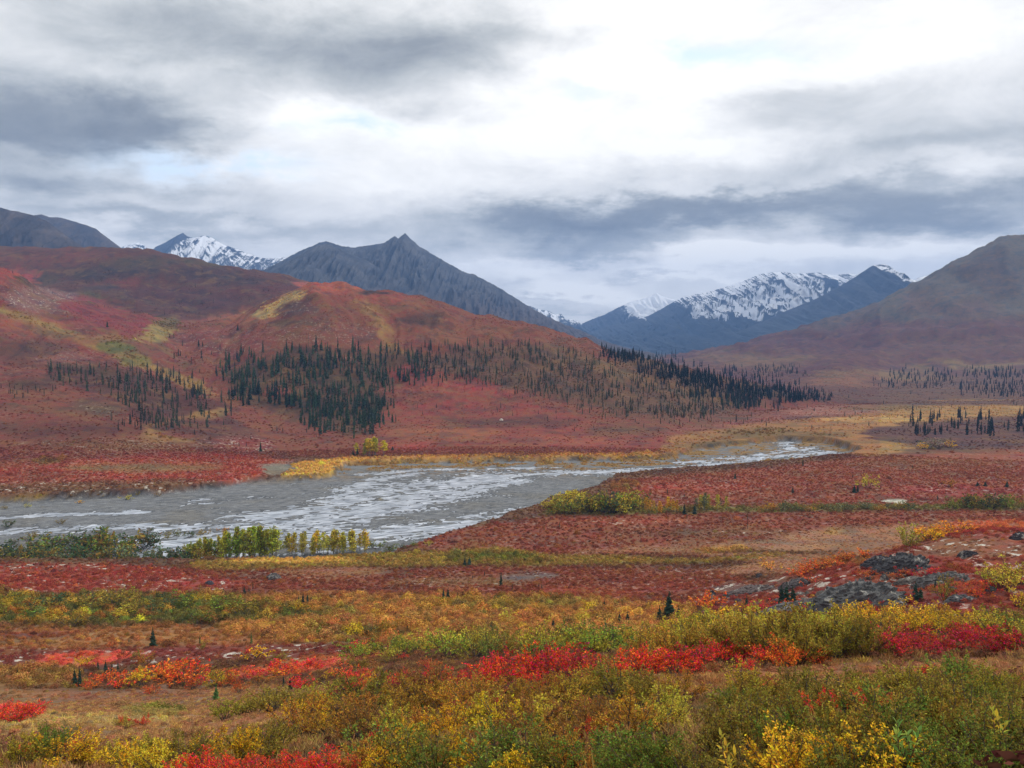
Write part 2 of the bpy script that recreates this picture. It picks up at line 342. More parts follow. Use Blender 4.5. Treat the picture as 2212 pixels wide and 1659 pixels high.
# (outline, colour, edge softness, lichen, clump height factor)
COVER = [
    ([(-900, 350), (0, 460), (200, 480), (400, 510), (690, 570), (640, 625), (560, 660), (480, 690), (393, 700), (337, 683), (207, 662), (133, 642), (0, 577), (-900, 400)], (104, 54, 48), 6, 0, .8),
    (E(120, 555, 150, 16), (120, 58, 50), 12, 0, .8), (E(230, 595, 110, 16), (76, 58, 56), 12, 0, .8), (E(470, 592, 110, 14), (78, 56, 54), 12, 0, .8), (E(60, 605, 60, 20), (88, 72, 52), 12, 0, .8),
    (E(300, 575, 70, 16), (92, 76, 52), 12, 0, .8), (E(270, 620, 60, 10), (130, 54, 50), 10, 0, .8), (E(240, 632, 45, 14), (84, 66, 62), 8, 0, .6), (E(400, 645, 130, 26), (96, 58, 54), 14, 0, .8),
    (E(430, 570, 60, 8), (94, 84, 50), 8, 0, .8), (E(560, 620, 90, 12), (104, 46, 48), 10, 0, .8), (E(180, 648, 60, 6), (96, 88, 48), 6, 0, .8),
    # front left hill
    ([(-900, 480), (0, 577), (133, 642), (337, 683), (393, 700), (360, 740), (480, 850), (500, 900), (380, 960), (560, 1000), (620, 1000), (500, 1050), (0, 1090), (-900, 1200)], (142, 62, 50), 4, .05, .9),
    (E(15, 592, 45, 18), (172, 54, 50), 8, 0, .8), (E(95, 650, 80, 30), (138, 96, 84), 14, .3, .6), ([(140, 645), (330, 684), (365, 715), (260, 725), (150, 690)], (148, 48, 56), 8, 0, .8),
    (E(60, 700, 90, 24), (160, 74, 54), 14, 0, .8), (E(70, 760, 90, 30), (110, 72, 56), 16, 0, .8), (E(140, 775, 60, 12), (150, 92, 72), 12, .1, .8), (E(300, 760, 60, 12), (132, 70, 62), 10, 0, .8),
    ([(0, 662), (60, 680), (130, 708), (200, 735), (250, 745), (310, 775), (400, 808), (470, 838), (440, 850), (380, 826), (310, 790), (230, 764), (150, 730), (60, 700), (0, 682)], (164, 132, 46), 5, 0, 1.1),
    ([(30, 690), (90, 712), (200, 728), (240, 715), (290, 735), (200, 740), (80, 722)], (156, 112, 50), 6, 0, 1),
    (E(252, 750, 42, 14), (120, 122, 44), 6, 0, 1.6), (E(290, 780, 40, 12), (140, 130, 44), 6, 0, 1.4),
    ([(296, 732), (345, 692), (396, 690), (398, 708), (370, 735), (330, 742)], (168, 150, 58), 5, 0, 1.4), (E(372, 700, 30, 12), (120, 104, 52), 6, 0, 1.4),
    ([(345, 742), (380, 740), (430, 790), (480, 830), (455, 838), (400, 790)], (128, 108, 56), 6, 0, 1.5),
    ([(95, 790), (200, 780), (300, 800), (470, 870), (520, 890), (330, 930), (240, 860), (95, 820)], (104, 66, 52), 12, 0, .9),
    ([(430, 820), (540, 840), (640, 885), (720, 915), (760, 945), (720, 950), (620, 915), (540, 875), (460, 858)], (192, 150, 44), 5, 0, 1.5), (E(560, 862, 40, 10), (150, 150, 50), 6, 0, 2.0),
    ([(285, 945), (330, 915), (470, 882), (510, 888), (400, 925), (330, 938), (420, 952), (350, 958)], (170, 132, 50), 5, 0, 1.2),
    (E(430, 920, 100, 18), (112, 58, 56), 12, 0, .8), (E(150, 870, 130, 26), (140, 66, 50), 16, 0, .8), (E(210, 880, 60, 14), (112, 84, 58), 12, .1, .8), (E(60, 830, 60, 16), (104, 60, 52), 12, 0, .8),
    (E(150, 930, 170, 24), (118, 58, 50), 16, 0, .8), (E(250, 960, 200, 12), (140, 78, 54), 12, .15, .8), (E(560, 960, 110, 16), (146, 50, 48), 12, .3, .9), (E(110, 998, 30, 6), (120, 104, 52), 6, 0, 2),
    ([(-600, 1030), (0, 1008), (300, 985), (480, 978), (620, 992), (600, 1012), (540, 1040), (300, 1040), (0, 1042), (-600, 1080)], (172, 54, 40), 8, .14, 1), (E(310, 1010, 180, 9), (152, 92, 60), 8, 0, .7), (E(60, 1030, 90, 10), (160, 62, 44), 8, .1, 1),
    ([(-600, 1080), (0, 1044), (300, 1040), (480, 1036), (440, 1062), (150, 1084), (0, 1089), (-600, 1120)], (128, 72, 52), 8, .35, 1), (E(300, 1062, 30, 8), (62, 54, 52), 4, 0, .1), (E(465, 1052, 40, 10), (66, 58, 54), 4, 0, .1),
    ([(0, 1072), (60, 1070), (130, 1072), (220, 1064), (240, 1070), (100, 1082), (0, 1088)], (160, 128, 42), 5, 0, 1.2), (E(600, 1012, 34, 13), (126, 120, 108), 5, .1, .1),
    # middle hill
    ([(393, 700), (480, 688), (560, 657), (640, 622), (690, 600), (850, 628), (1000, 664), (1200, 712), (1500, 797), (1800, 860), (1900, 878), (1500, 925), (1430, 985), (620, 985), (500, 900), (360, 740)], (142, 66, 50), 5, .03, .9),
    (E(730, 618, 90, 14), (186, 74, 52), 8, 0, .7), (E(830, 645, 80, 12), (164, 66, 52), 10, 0, .7), (E(540, 690, 80, 12), (164, 84, 58), 10, 0, .8), (E(470, 740, 110, 30), (146, 64, 56), 14, .1, .8),  # first ellipse: lit glow of the hilltop painted into the ground colour
    ([(548, 682), (580, 655), (650, 625), (662, 628), (610, 668), (565, 690)], (190, 164, 70), 4, 0, 1.4), (E(650, 665, 40, 20), (106, 72, 62), 10, .1, .6), (E(622, 700, 26, 9), (66, 54, 54), 5, 0, .3), (E(798, 631, 26, 6), (62, 52, 52), 4, 0, .2),
    ([(765, 648), (795, 648), (830, 700), (875, 752), (910, 790), (880, 795), (830, 745), (800, 700)], (166, 124, 50), 7, 0, 1), (E(920, 690, 50, 16), (104, 72, 54), 12, 0, .8), (E(880, 660, 40, 8), (150, 92, 52), 8, 0, .8), (E(1010, 720, 120, 20), (146, 76, 52), 14, 0, .8), (E(690, 720, 120, 24), (140, 70, 56), 14, .1, .8),
    ([(480, 800), (650, 750), (780, 760), (950, 770), (930, 830), (820, 830), (850, 900), (760, 945), (650, 905), (520, 870)], (108, 80, 50), 12, 0, 1),
    ([(870, 770), (1180, 740), (1400, 800), (1650, 870), (1560, 905), (1400, 905), (1200, 860), (1000, 820)], (118, 86, 56), 14, 0, 1),
    ([(1180, 745), (1300, 780), (1500, 845), (1640, 872), (1500, 862), (1300, 810)], (134, 102, 54), 8, 0, 1), ([(1290, 745), (1500, 800), (1800, 864), (1700, 868), (1500, 840), (1350, 790)], (110, 84, 56), 6, 0, 1),
    ([(835, 800), (890, 788), (950, 805), (1060, 830), (1150, 855), (960, 850), (850, 832)], (166, 60, 52), 8, 0, .8), (E(735, 775, 30, 6), (150, 84, 70), 6, .2, .8), (E(600, 845, 34, 8), (150, 62, 52), 6, 0, .8),
    ([(820, 880), (1000, 850), (1200, 885), (1430, 940), (1425, 972), (820, 972)], (156, 62, 52), 10, 0, .8), (E(960, 935, 130, 16), (166, 84, 54), 12, 0, .8), (E(1100, 912, 150, 10), (112, 58, 58), 10, 0, .8), (E(900, 965, 60, 7), (176, 66, 50), 7, 0, .8), (E(1250, 950, 120, 10), (168, 76, 58), 10, 0, .8),
    (E(1350, 930, 90, 12), (128, 86, 58), 12, 0, .8), (E(1560, 905, 160, 10), (132, 84, 58), 10, 0, .8), ([(1430, 940), (1500, 920), (1700, 890), (1880, 882), (1950, 905), (1700, 915), (1500, 930)], (152, 68, 58), 5, .1, .8), (E(1800, 888, 110, 9), (168, 88, 72), 7, .3, .7), (E(1830, 902, 140, 5), (112, 58, 60), 5, 0, .8),
    # right-hand fan and mountain
    ([(1400, 760), (1500, 735), (1600, 700), (1700, 680), (1800, 640), (1900, 600), (2000, 540), (2100, 480), (2185, 450), (2400, 450), (3200, 450), (3200, 880), (1810, 868), (1500, 800)], (108, 66, 64), 4, 0, .8),
    ([(1700, 690), (1800, 640), (1900, 600), (2000, 540), (2100, 480), (2185, 450), (2400, 450), (3200, 450), (3200, 680), (2212, 680), (1960, 690), (1800, 705)], (106, 94, 86), 14, 0, .6),
    (E(2150, 590, 60, 50), (96, 78, 72), 16, 0, .6), (E(2050, 660, 120, 20), (112, 84, 76), 16, 0, .6), (E(1640, 775, 150, 14), (134, 104, 66), 12, 0, .8), (E(1900, 812, 160, 9), (140, 108, 62), 8, 0, .8), (E(2120, 785, 130, 7), (142, 112, 60), 7, 0, .8),
    (E(2090, 745, 160, 20), (110, 60, 64), 16, 0, .8), (E(1830, 775, 110, 10), (116, 64, 66), 12, 0, .8), (E(1550, 790, 90, 10), (120, 68, 62), 10, 0, .8), ([(1640, 815), (1800, 820), (2212, 800), (2212, 880), (1810, 866)], (112, 64, 60), 8, 0, .8), (E(1820, 822, 130, 7), (150, 102, 62), 6, 0, .8), (E(2130, 830, 110, 10), (104, 58, 62), 8, .1, .8),
    ([(1425, 992), (1440, 945), (1600, 918), (1720, 908), (1900, 890), (2000, 872), (2212, 872), (3200, 872), (3200, 905), (2212, 898), (1960, 912), (1850, 938), (1980, 970), (1870, 988), (1700, 952), (1560, 964), (1480, 988)], (178, 128, 50), 5, 0, .9),
    (E(1640, 935, 90, 10), (142, 118, 56), 8, 0, 1.2), (E(1560, 960, 60, 9), (132, 112, 60), 8, 0, 1.2), (E(1870, 905, 120, 5), (200, 156, 56), 5, 0, 1), (E(1920, 880, 110, 6), (146, 112, 60), 6, 0, 1), (E(1760, 940, 80, 8), (150, 120, 54), 8, 0, 1.1),
    ([(1848, 936), (1900, 922), (2000, 915), (2212, 905), (3200, 900), (3200, 985), (2212, 975), (1985, 968)], (104, 66, 64), 5, 0, .8), (E(2020, 958, 34, 8), (126, 110, 92), 5, 0, 2),
    ([(630, 1003), (740, 988), (900, 985), (1100, 983), (1430, 978), (1440, 998), (1100, 1003), (900, 1004), (750, 1012), (728, 1038), (640, 1046), (540, 1056), (530, 1046), (620, 1030), (640, 1015)], (206, 156, 38), 4, 0, 1.2),
    # terraces right of the river
    ([(1310, 1062), (1332, 1036), (1560, 1020), (1860, 988), (2212, 968), (3200, 960), (3200, 1095), (2212, 1092), (1390, 1092)], (152, 60, 46), 5, .10, .9), (E(2000, 1000, 200, 12), (150, 72, 52), 12, .05, .8), (E(1500, 1052, 160, 8), (166, 56, 44), 8, .2, .9), (E(2060, 1060, 150, 12), (160, 46, 46), 10, .25, .9), (E(1345, 1052, 30, 12), (150, 96, 46), 6, 0, 1.4),
    (E(1932, 1083, 20, 6), (206, 198, 168), 3, 1, .1),
    ([(1175, 1110), (1250, 1098), (1400, 1095), (1800, 1095), (2212, 1088), (2212, 1100), (1800, 1103), (1400, 1110)], (134, 124, 54), 5, 0, 1.3),
    ([(870, 1180), (1000, 1140), (1200, 1113), (1400, 1110), (2212, 1101), (3200, 1095), (3200, 1180), (2212, 1150), (1900, 1160), (1600, 1200), (1000, 1195)], (146, 60, 46), 5, .08, .9), (E(1360, 1125, 120, 6), (166, 62, 48), 6, .25, .9),
    ([(1230, 1190), (1500, 1178), (1660, 1165), (1750, 1145), (2110, 1130), (2000, 1175), (1880, 1220), (1700, 1240), (1500, 1245), (1640, 1215), (1500, 1195)], (168, 112, 74), 8, .03, .6), (E(1480, 1152, 160, 8), (130, 66, 52), 8, .1, .9), (E(1600, 1150, 130, 6), (140, 80, 64), 6, .2, .8), (E(1700, 1193, 150, 4), (120, 80, 50), 4, 0, .9),
    (E(1800, 1148, 26, 6), (178, 132, 58), 5, 0, .9), (E(1560, 1187, 60, 5), (186, 140, 44), 5, 0, 1.2),
    ([(420, 1212), (560, 1208), (620, 1200), (820, 1196), (1000, 1190), (1080, 1183), (1200, 1198), (1500, 1208), (1700, 1196), (1700, 1201), (1500, 1217), (1200, 1222), (900, 1222), (600, 1228), (420, 1232)], (160, 128, 38), 4, 0, 1.05), (E(1080, 1205, 110, 8), (120, 118, 42), 5, 0, 2.0), (E(640, 1210, 140, 7), (206, 160, 36), 5, 0, 1.0),
    ([(-900, 1215), (0, 1218), (400, 1230), (900, 1228), (1300, 1224), (1560, 1235), (1640, 1262), (1500, 1310), (1300, 1298), (800, 1288), (0, 1280), (-900, 1280)], (142, 58, 46), 6, .10, .9),
    ([(-600, 1215), (0, 1216), (250, 1218), (430, 1240), (560, 1268), (250, 1278), (0, 1280), (-600, 1290)], (164, 52, 42), 6, .42, 1), (E(720, 1235, 130, 8), (156, 98, 62), 8, .05, .6), (E(1000, 1255, 160, 8), (146, 86, 62), 10, .2, .7), (E(1140, 1245, 60, 7), (120, 100, 98), 6, .4, .4), (E(1280, 1280, 120, 10), (166, 66, 46), 10, .05, .9), (E(1430, 1265, 120, 10), (154, 58, 50), 10, .25, .9), (E(1480, 1235, 100, 8), (150, 70, 56), 8, .25, .8),
    ([(-900, 1285), (0, 1284), (480, 1286), (760, 1300), (800, 1340), (400, 1348), (0, 1352), (-900, 1360)], (104, 104, 46), 8, 0, 2.0),
    ([(440, 1292), (700, 1286), (1000, 1285), (1300, 1294), (1480, 1315), (1500, 1350), (1300, 1400), (900, 1400), (480, 1400), (480, 1345), (800, 1335)], (186, 126, 42), 10, 0, 1.5), (E(780, 1372, 120, 10), (96, 88, 48), 10, 0, 1.8), (E(620, 1320, 110, 10), (112, 98, 44), 10, 0, 1.9), (E(700, 1390, 90, 6), (186, 140, 40), 6, 0, 1.3), (E(1100, 1310, 200, 12), (150, 124, 42), 10, 0, 1.6), (E(1000, 1345, 90, 8), (150, 84, 46), 8, 0, 1),
    ([(-900, 1355), (0, 1356), (400, 1350), (600, 1385), (560, 1400), (0, 1405), (-900, 1410)], (168, 92, 48), 8, .03, .9), (E(60, 1370, 120, 8), (146, 62, 44), 8, 0, .9),
    ([(-900, 1402), (0, 1402), (400, 1395), (820, 1385), (860, 1415), (700, 1435), (450, 1425), (200, 1442), (0, 1440), (-900, 1440)], (136, 48, 48), 6, .4, .8), ([(50, 1440), (90, 1412), (200, 1405), (330, 1410), (260, 1425), (170, 1445)], (216, 54, 42), 5, .05, .9), (E(860, 1405, 60, 8), (150, 60, 50), 6, .5, .8),
    ([(-900, 1440), (170, 1440), (200, 1480), (0, 1485), (-900, 1480)], (160, 112, 44), 6, 0, 1.2),
    ([(420, 1462), (560, 1445), (700, 1425), (760, 1430), (680, 1450), (500, 1472), (430, 1478)], (206, 48, 44), 4, .1, .9), ([(520, 1440), (700, 1418), (850, 1412), (700, 1435)], (186, 84, 42), 5, .1, .9),
    ([(-900, 1482), (300, 1492), (620, 1480), (720, 1490), (640, 1560), (320, 1630), (0, 1600), (-900, 1600)], (162, 110, 66), 8, .05, .6), (E(150, 1555, 260, 12), (182, 150, 82), 8, 0, .7), (E(300, 1505, 160, 12), (156, 96, 68), 10, .1, .6), (E(330, 1535, 70, 12), (150, 134, 60), 8, 0, .8), (E(520, 1600, 160, 26), (150, 98, 62), 14, .03, .6),
    (E(35, 1540, 50, 14), (214, 46, 42), 5, 0, 1),
    ([(720, 1500), (1000, 1480), (1300, 1470), (1700, 1480), (2300, 1500), (2800, 1800), (300, 1800), (600, 1640)], (84, 56, 40), 14, 0, .7),  # dark ground: shade in the gaps under the thicket put into its colour
    ([(1250, 1475), (1500, 1458), (1780, 1440), (2100, 1425), (2300, 1430), (2200, 1470), (1900, 1480), (1500, 1510)], (156, 102, 62), 8, .02, .6), (E(1600, 1480, 120, 10), (150, 80, 54), 8, 0, .8),
    # knoll on the right
    ([(1480, 1300), (1640, 1262), (1830, 1208), (2000, 1168), (2212, 1122), (3200, 1000), (3200, 1330), (2212, 1320), (1700, 1345), (1560, 1340)], (154, 50, 44), 4, .3, .9), (E(1880, 1212, 130, 8), (170, 92, 46), 5, .05, 1.1), (E(2110, 1185, 130, 22), (150, 78, 62), 10, .55, .6), (E(1960, 1230, 60, 16), (140, 110, 96), 6, .65, .4), (E(1620, 1272, 80, 8), (126, 84, 76), 5, .45, .5), (E(1720, 1255, 60, 8), (140, 72, 64), 5, .4, .6),
    (E(2150, 1135, 90, 10), (196, 84, 44), 6, 0, 1), (E(2100, 1150, 120, 8), (176, 46, 44), 6, .1, 1), (E(2080, 1270, 100, 14), (180, 66, 46), 8, .1, 1), (E(1900, 1255, 90, 10), (160, 56, 48), 8, .4, .7),
]
def landcol(c):
    c = lin(c); g = c.mean(); k = .82 if c[0] < .5 else .95
    return (g * .23 + c * .77) * k * (np.array([1.0, 1.20, .84]) if c[1] < .35 * c[0] else np.array([1.0, .97, .86]))
def cover(u, v, x, y):
    """colour (linear), lichen share, clump height factor"""
    n1 = fbm(x / 22, y / 22, 3, 71) ; n2 = fbm(x / 22 + 50, y / 22, 3, 72); n3 = fbm(x / 5, y / 5, 3, 73); n4 = fbm(x / 190, y / 190, 4, 74); n5 = fbm(x / 190 + 9, y / 190, 4, 75); fk = sstep(600, 1500, np.hypot(x, y))
    uu = u + n1 * 34 + n3 * 10 + n4 * 90 * fk; m_hill = (v < 990) & (u < 1900) & (np.hypot(x, y) > 430); vv = v + n2 * 7 + n3 * 2.5 + n5 * 30 * fk * sstep(.0, .1, fk)
    col = np.empty(u.shape + (3,)); col[:] = landcol((118, 66, 56)); lich = np.full(u.shape, .05); hgt = np.full(u.shape, .9)
    for poly, c, soft, li, hh in COVER:
        p = np.asarray(poly, float); s3 = soft * 3
        m = (uu > p[:, 0].min() - s3) & (uu < p[:, 0].max() + s3) & (vv > p[:, 1].min() - s3) & (vv < p[:, 1].max() + s3)
        if not m.any(): continue
        a = sstep(-soft, soft, poly_sd(poly, uu[m], vv[m]))
        col[m] = col[m] * (1 - a[:, None]) + landcol(c) * a[:, None]
        lich[m] = lich[m] * (1 - a) + li * a; hgt[m] = hgt[m] * (1 - a) + hh * a
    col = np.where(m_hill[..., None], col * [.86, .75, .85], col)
    return col, lich, hgt

front = (YY > 0.5) & (np.abs(th)[:, None] < TH_MAX)
gu = np.full(XX.shape, 1106.0); gv = np.full(XX.shape, 1700.0)
a_, b_ = project(XX[front] / YY[front], Zg[front] / YY[front]); gu[front] = a_; gv[front] = np.minimum(b_, 1790)
gcol = np.empty(XX.shape + (3,)); gcol[:] = lin((120, 84, 50)); glich = np.zeros(XX.shape); ghgt = np.full(XX.shape, .9)
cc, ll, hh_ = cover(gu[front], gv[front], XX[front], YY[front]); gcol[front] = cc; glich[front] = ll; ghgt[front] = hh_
# far land beyond the surveyed hills is forest and heath
far = sstep(2700, 3300, RR)[..., None]; gcol = gcol * (1 - far) + lin((86, 78, 62)) * far
# gravel of the river bed, silt and stranded green on the high bars
grav = sstep(-0.3, 0.6, rsd)
hb = np.zeros(XX.shape); hb[m] = sstep(0.16, 0.42, dry) * sstep(-69.6, -69.35, bed[m])
gc_ = lin((112, 114, 115)) * (1 + 0.28 * fbm(XX / 5, YY / 5, 3, 81))[..., None]
gsilt = sstep(0.0, 0.5, fbm(XX / 30, YY / 18, 3, 83))[..., None]
gc_ = gc_ * (1 - gsilt * .5) + lin((112, 108, 98)) * gsilt * .5
gg = (hb * sstep(-.05, .3, fbm(XX / 9, YY / 5, 3, 84)))[..., None] * .9
gc_ = gc_ * (1 - gg) + lin((134, 118, 62)) * gg
# pale gravel along the far-left margin and the near-right beach
pale = (sstep(10, 2, rsd) * grav)[..., None]; pale = pale * (sstep(420, 330, RR) * sstep(-.2, .3, fbm(XX / 20, YY / 20, 3, 86)))[..., None]; gc_ = gc_ * (1 - pale * .6) + lin((142, 134, 122)) * pale * .6
yb = (sstep(400, 470, RR) * sstep(-.10, .0, fbm(XX / 16, YY / 9, 3, 87)) * sstep(WATER_Z + .08, WATER_Z + .2, Zg))[..., None]
gc_ = gc_ * (1 - yb * .9) + lin((146, 112, 54)) * .8 * yb * .9
wet = sstep(WATER_Z + .12, WATER_Z + .02, Zg)[..., None]; gc_ = gc_ * (1 - .35 * wet)
gcol = gcol * (1 - grav[..., None]) + gc_ * grav[..., None]
soil = (np.exp(-((rsd + .3) / 1.1) ** 2) * sstep(-.25, .25, fbm(XX / 16, YY / 16, 3, 88)) * sstep(WATER_Z + .3, WATER_Z + 1.0, Zg))[..., None] * .85
gcol = gcol * (1 - soil) + lin((70, 62, 56)) * soil
glich *= 1 - grav
# exposed soil of the cut bank
print('cover', flush=True)

def mesh_np(name, V, faces, smooth=True):
    """faces: (n, k) array"""
    me = bpy.data.meshes.new(name); V = np.asarray(V, np.float32); f = np.asarray(faces, np.int32); k = f.shape[1]
    me.vertices.add(len(V)); me.vertices.foreach_set('co', V.ravel())
    me.loops.add(f.size); me.loops.foreach_set('vertex_index', f.ravel())
    me.polygons.add(len(f)); me.polygons.foreach_set('loop_start', np.arange(0, f.size, k, dtype=np.int32))
    me.polygons.foreach_set('use_smooth', np.full(len(f), smooth)); me.update(calc_edges=True)
    return me
def attr(me, name, typ, data, dom='POINT'):
    a = me.attributes.new(name, typ, dom); key = {'FLOAT': 'value', 'INT': 'value', 'FLOAT_COLOR': 'color', 'FLOAT_VECTOR': 'vector'}[typ]
    a.data.foreach_set(key, np.ascontiguousarray(data, np.int32 if typ == 'INT' else np.float32).ravel())
def link(name, me, parent=None, mat=None, **props):
    o = bpy.data.objects.new(name, me); C.objects.link(o)
    if parent: o.parent = parent
    if mat and me: me.materials.clear(); me.materials.append(mat)
    for k, v in props.items(): o[k] = v
    return o
def grid_faces(nu, nv, wrap=False):
    i = np.arange(nu if wrap else nu - 1)[:, None]; j = np.arange(nv - 1)[None, :]; i2 = (i + 1) % nu
    return np.stack([i * nv + j, i2 * nv + j, i2 * nv + j + 1, i * nv + j + 1], -1).reshape(-1, 4)
def rgba(c): return np.concatenate([c, np.ones(c.shape[:-1] + (1,))], -1)
def new_mat(name):
    m = bpy.data.materials.new(name); m.use_nodes = True; t = NT(m.node_tree); t.n.clear()
    out = t.new('ShaderNodeOutputMaterial'); return m, t, out
def attr_node(t, name, kind='GEOMETRY', out='Color'):
    n = t.new('ShaderNodeAttribute'); n.attribute_type = kind; n.attribute_name = name; return n.outputs[out]

# ground material
M_ground, t, out = new_mat('tundra')
pos = t.new('ShaderNodeNewGeometry').outputs['Position']
base = attr_node(t, 'col'); li = attr_node(t, 'lichen', out='Fac'); gr = attr_node(t, 'gravel', out='Fac')
n_big = t.noise(pos, 0.05, 5, 0.6); n_mid = t.noise(pos, 0.30, 5, 0.65); n_fine = t.noise(pos, 1.6, 5, 0.7); n_b2 = t.noise(pos, 0.11, 4, 0.6, 0.3)
hs = t.new('ShaderNodeHueSaturation'); t.put(hs.inputs['Color'], base)
t.put(hs.inputs['Hue'], t.maprange(n_b2, 0.25, 0.75, 0.478, 0.524, False))
t.put(hs.inputs['Saturation'], t.maprange(n_mid, 0.3, 0.7, 0.82, 1.12, False))
t.put(hs.inputs['Value'], t.math('MULTIPLY', t.maprange(n_fine, 0.3, 0.7, 0.70, 1.30, False), t.maprange(n_mid, 0.28, 0.72, 0.80, 1.20, False)))
n_p = t.noise(pos, 0.035, 6, 0.68, 0.6); n_q = t.noise(t.vmath('ADD', pos, (300, 90, 0)), 0.022, 6, 0.68, 0.6)
c1 = t.mix(t.math('MULTIPLY', t.maprange(n_big, 0.48, 0.62), 0.75), hs.outputs[0], t.mix(1.0, hs.outputs[0], (0.55, 0.72, 0.95), 'MULTIPLY'))
c1 = t.mix(t.math('MULTIPLY', t.maprange(n_p, 0.52, 0.64), 0.45), c1, (0.17, 0.095, 0.035))
c1 = t.mix(t.math('MULTIPLY', t.maprange(n_q, 0.54, 0.66), 0.40), c1, (0.085, 0.066, 0.032))
fl = t.new('ShaderNodeCombineXYZ'); t.put(fl.inputs[0], t.math('MULTIPLY', t.vmath('DOT_PRODUCT', pos, (0.93, 0.37, 0)), 0.22)); t.put(fl.inputs[1], t.vmath('DOT_PRODUCT', pos, (-0.37, 0.93, 0)))
gs0 = t.noise(pos, 2.6, 4, 0.75); gs = t.math('ADD', t.math('MULTIPLY', gs0, .45), t.math('MULTIPLY', t.noise(fl.outputs[0], 0.8, 5, 0.7, 0.4), .55))
cg = t.mix(1.0, base, t.ramp(gs, [(0.36, (0.38, 0.39, 0.42)), (0.5, (0.9, 0.9, 0.92)), (0.62, (1.7, 1.68, 1.64))]), 'MULTIPLY')
c2 = t.mix(gr, c1, cg)
lm = t.math('MULTIPLY', t.maprange(t.noise(pos, 0.42, 4, 0.6), 0.575, 0.60), t.maprange(t.noise(pos, 0.09, 3, 0.55), 0.44, 0.52))
lm = t.math('MULTIPLY', lm, t.maprange(li, 0.0, 0.4, 0.0, 1.0, False), clamp=True)
lm2 = t.math('MULTIPLY', t.maprange(t.noise(pos, 0.6, 6, 0.72), 0.50, 0.56), t.maprange(li, 0.6, 1.0), clamp=True)
c3 = t.mix(t.math('MAXIMUM', lm, lm2), c2, t.ramp(gs, [(0.36, (0.30, 0.27, 0.22)), (0.6, (0.68, 0.64, 0.55))]))
bs = t.new('ShaderNodeBsdfPrincipled'); t.put(bs.inputs['Base Color'], c3); bs.inputs['Roughness'].default_value = 0.95; bs.inputs['Specular IOR Level'].default_value = 0.1
bp = t.new('ShaderNodeBump'); bp.inputs['Strength'].default_value = 0.8; bp.inputs['Distance'].default_value = 0.7
t.put(bp.inputs['Height'], t.math('ADD', t.math('MULTIPLY', n_mid, 0.9), t.math('MULTIPLY', n_fine, 0.5))); t.link(bp.outputs[0], bs.inputs['Normal'])
t.link(bs.outputs[0], out.inputs[0])

V = np.stack([XX, YY, Zg], -1).reshape(-1, 3)
F_ = grid_faces(NT_, NR, wrap=True)
# close the middle under the viewpoint
V = np.concatenate([V, [[0, 0, float(Zg[:, 0].mean())]]])
me = mesh_np('ground', V, F_)
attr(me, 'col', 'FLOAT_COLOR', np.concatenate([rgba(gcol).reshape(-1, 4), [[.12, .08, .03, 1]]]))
attr(me, 'lichen', 'FLOAT', np.append(glich.ravel(), 0)); attr(me, 'gravel', 'FLOAT', np.append(grav.ravel(), 0))
me.flip_normals()
ground = link('ground', me, None, M_ground, kind='structure', label='rolling autumn tundra falling to a braided river and rising to red hills')

# water
M_water, t, out = new_mat('river_water')
pos = t.new('ShaderNodeNewGeometry').outputs['Position']
bs = t.new('ShaderNodeBsdfPrincipled'); bs.inputs['Roughness'].default_value = 0.30; bs.inputs['IOR'].default_value = 1.33
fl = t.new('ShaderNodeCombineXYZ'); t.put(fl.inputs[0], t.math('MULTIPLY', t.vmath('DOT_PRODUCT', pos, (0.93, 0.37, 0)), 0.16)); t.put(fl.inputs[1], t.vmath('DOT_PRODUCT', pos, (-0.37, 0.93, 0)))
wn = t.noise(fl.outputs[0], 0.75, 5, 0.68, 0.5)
t.put(bs.inputs['Base Color'], t.ramp(wn, [(0.36, (0.055, 0.065, 0.08)), (0.47, (0.20, 0.23, 0.27)), (0.54, (0.42, 0.46, 0.52)), (0.64, (0.72, 0.76, 0.82))]))  # dark ripple lines and pale glints along the flow painted into the colour
bs.inputs['Specular IOR Level'].default_value = 0.8
bp = t.new('ShaderNodeBump'); bp.inputs['Strength'].default_value = 0.35; bp.inputs['Distance'].default_value = 0.25
t.put(bp.inputs['Height'], t.noise(t.vmath('MULTIPLY', pos, (0.5, 1.2, 1.0)), 2.2, 4, 0.6)); t.link(bp.outputs[0], bs.inputs['Normal'])
t.link(bs.outputs[0], out.inputs[0])
rp = np.array(RIVER); x0, y0 = rp.min(0) - 6; x1, y1 = rp.max(0) + 6
gx, gy = np.meshgrid(np.linspace(x0, x1, 90), np.linspace(y0, y1, 60), indexing='ij')
sd = poly_sd(RIVER, gx, gy)
Vw = np.stack([gx, gy, np.full(gx.shape, WATER_Z)], -1).reshape(-1, 3); fw = grid_faces(90, 60)
keep = (sd.ravel()[fw] > -12).any(1)
link('river', mesh_np('river', Vw, fw[keep]), None, M_water, kind='structure', label='shallow grey braided river glinting between gravel bars')

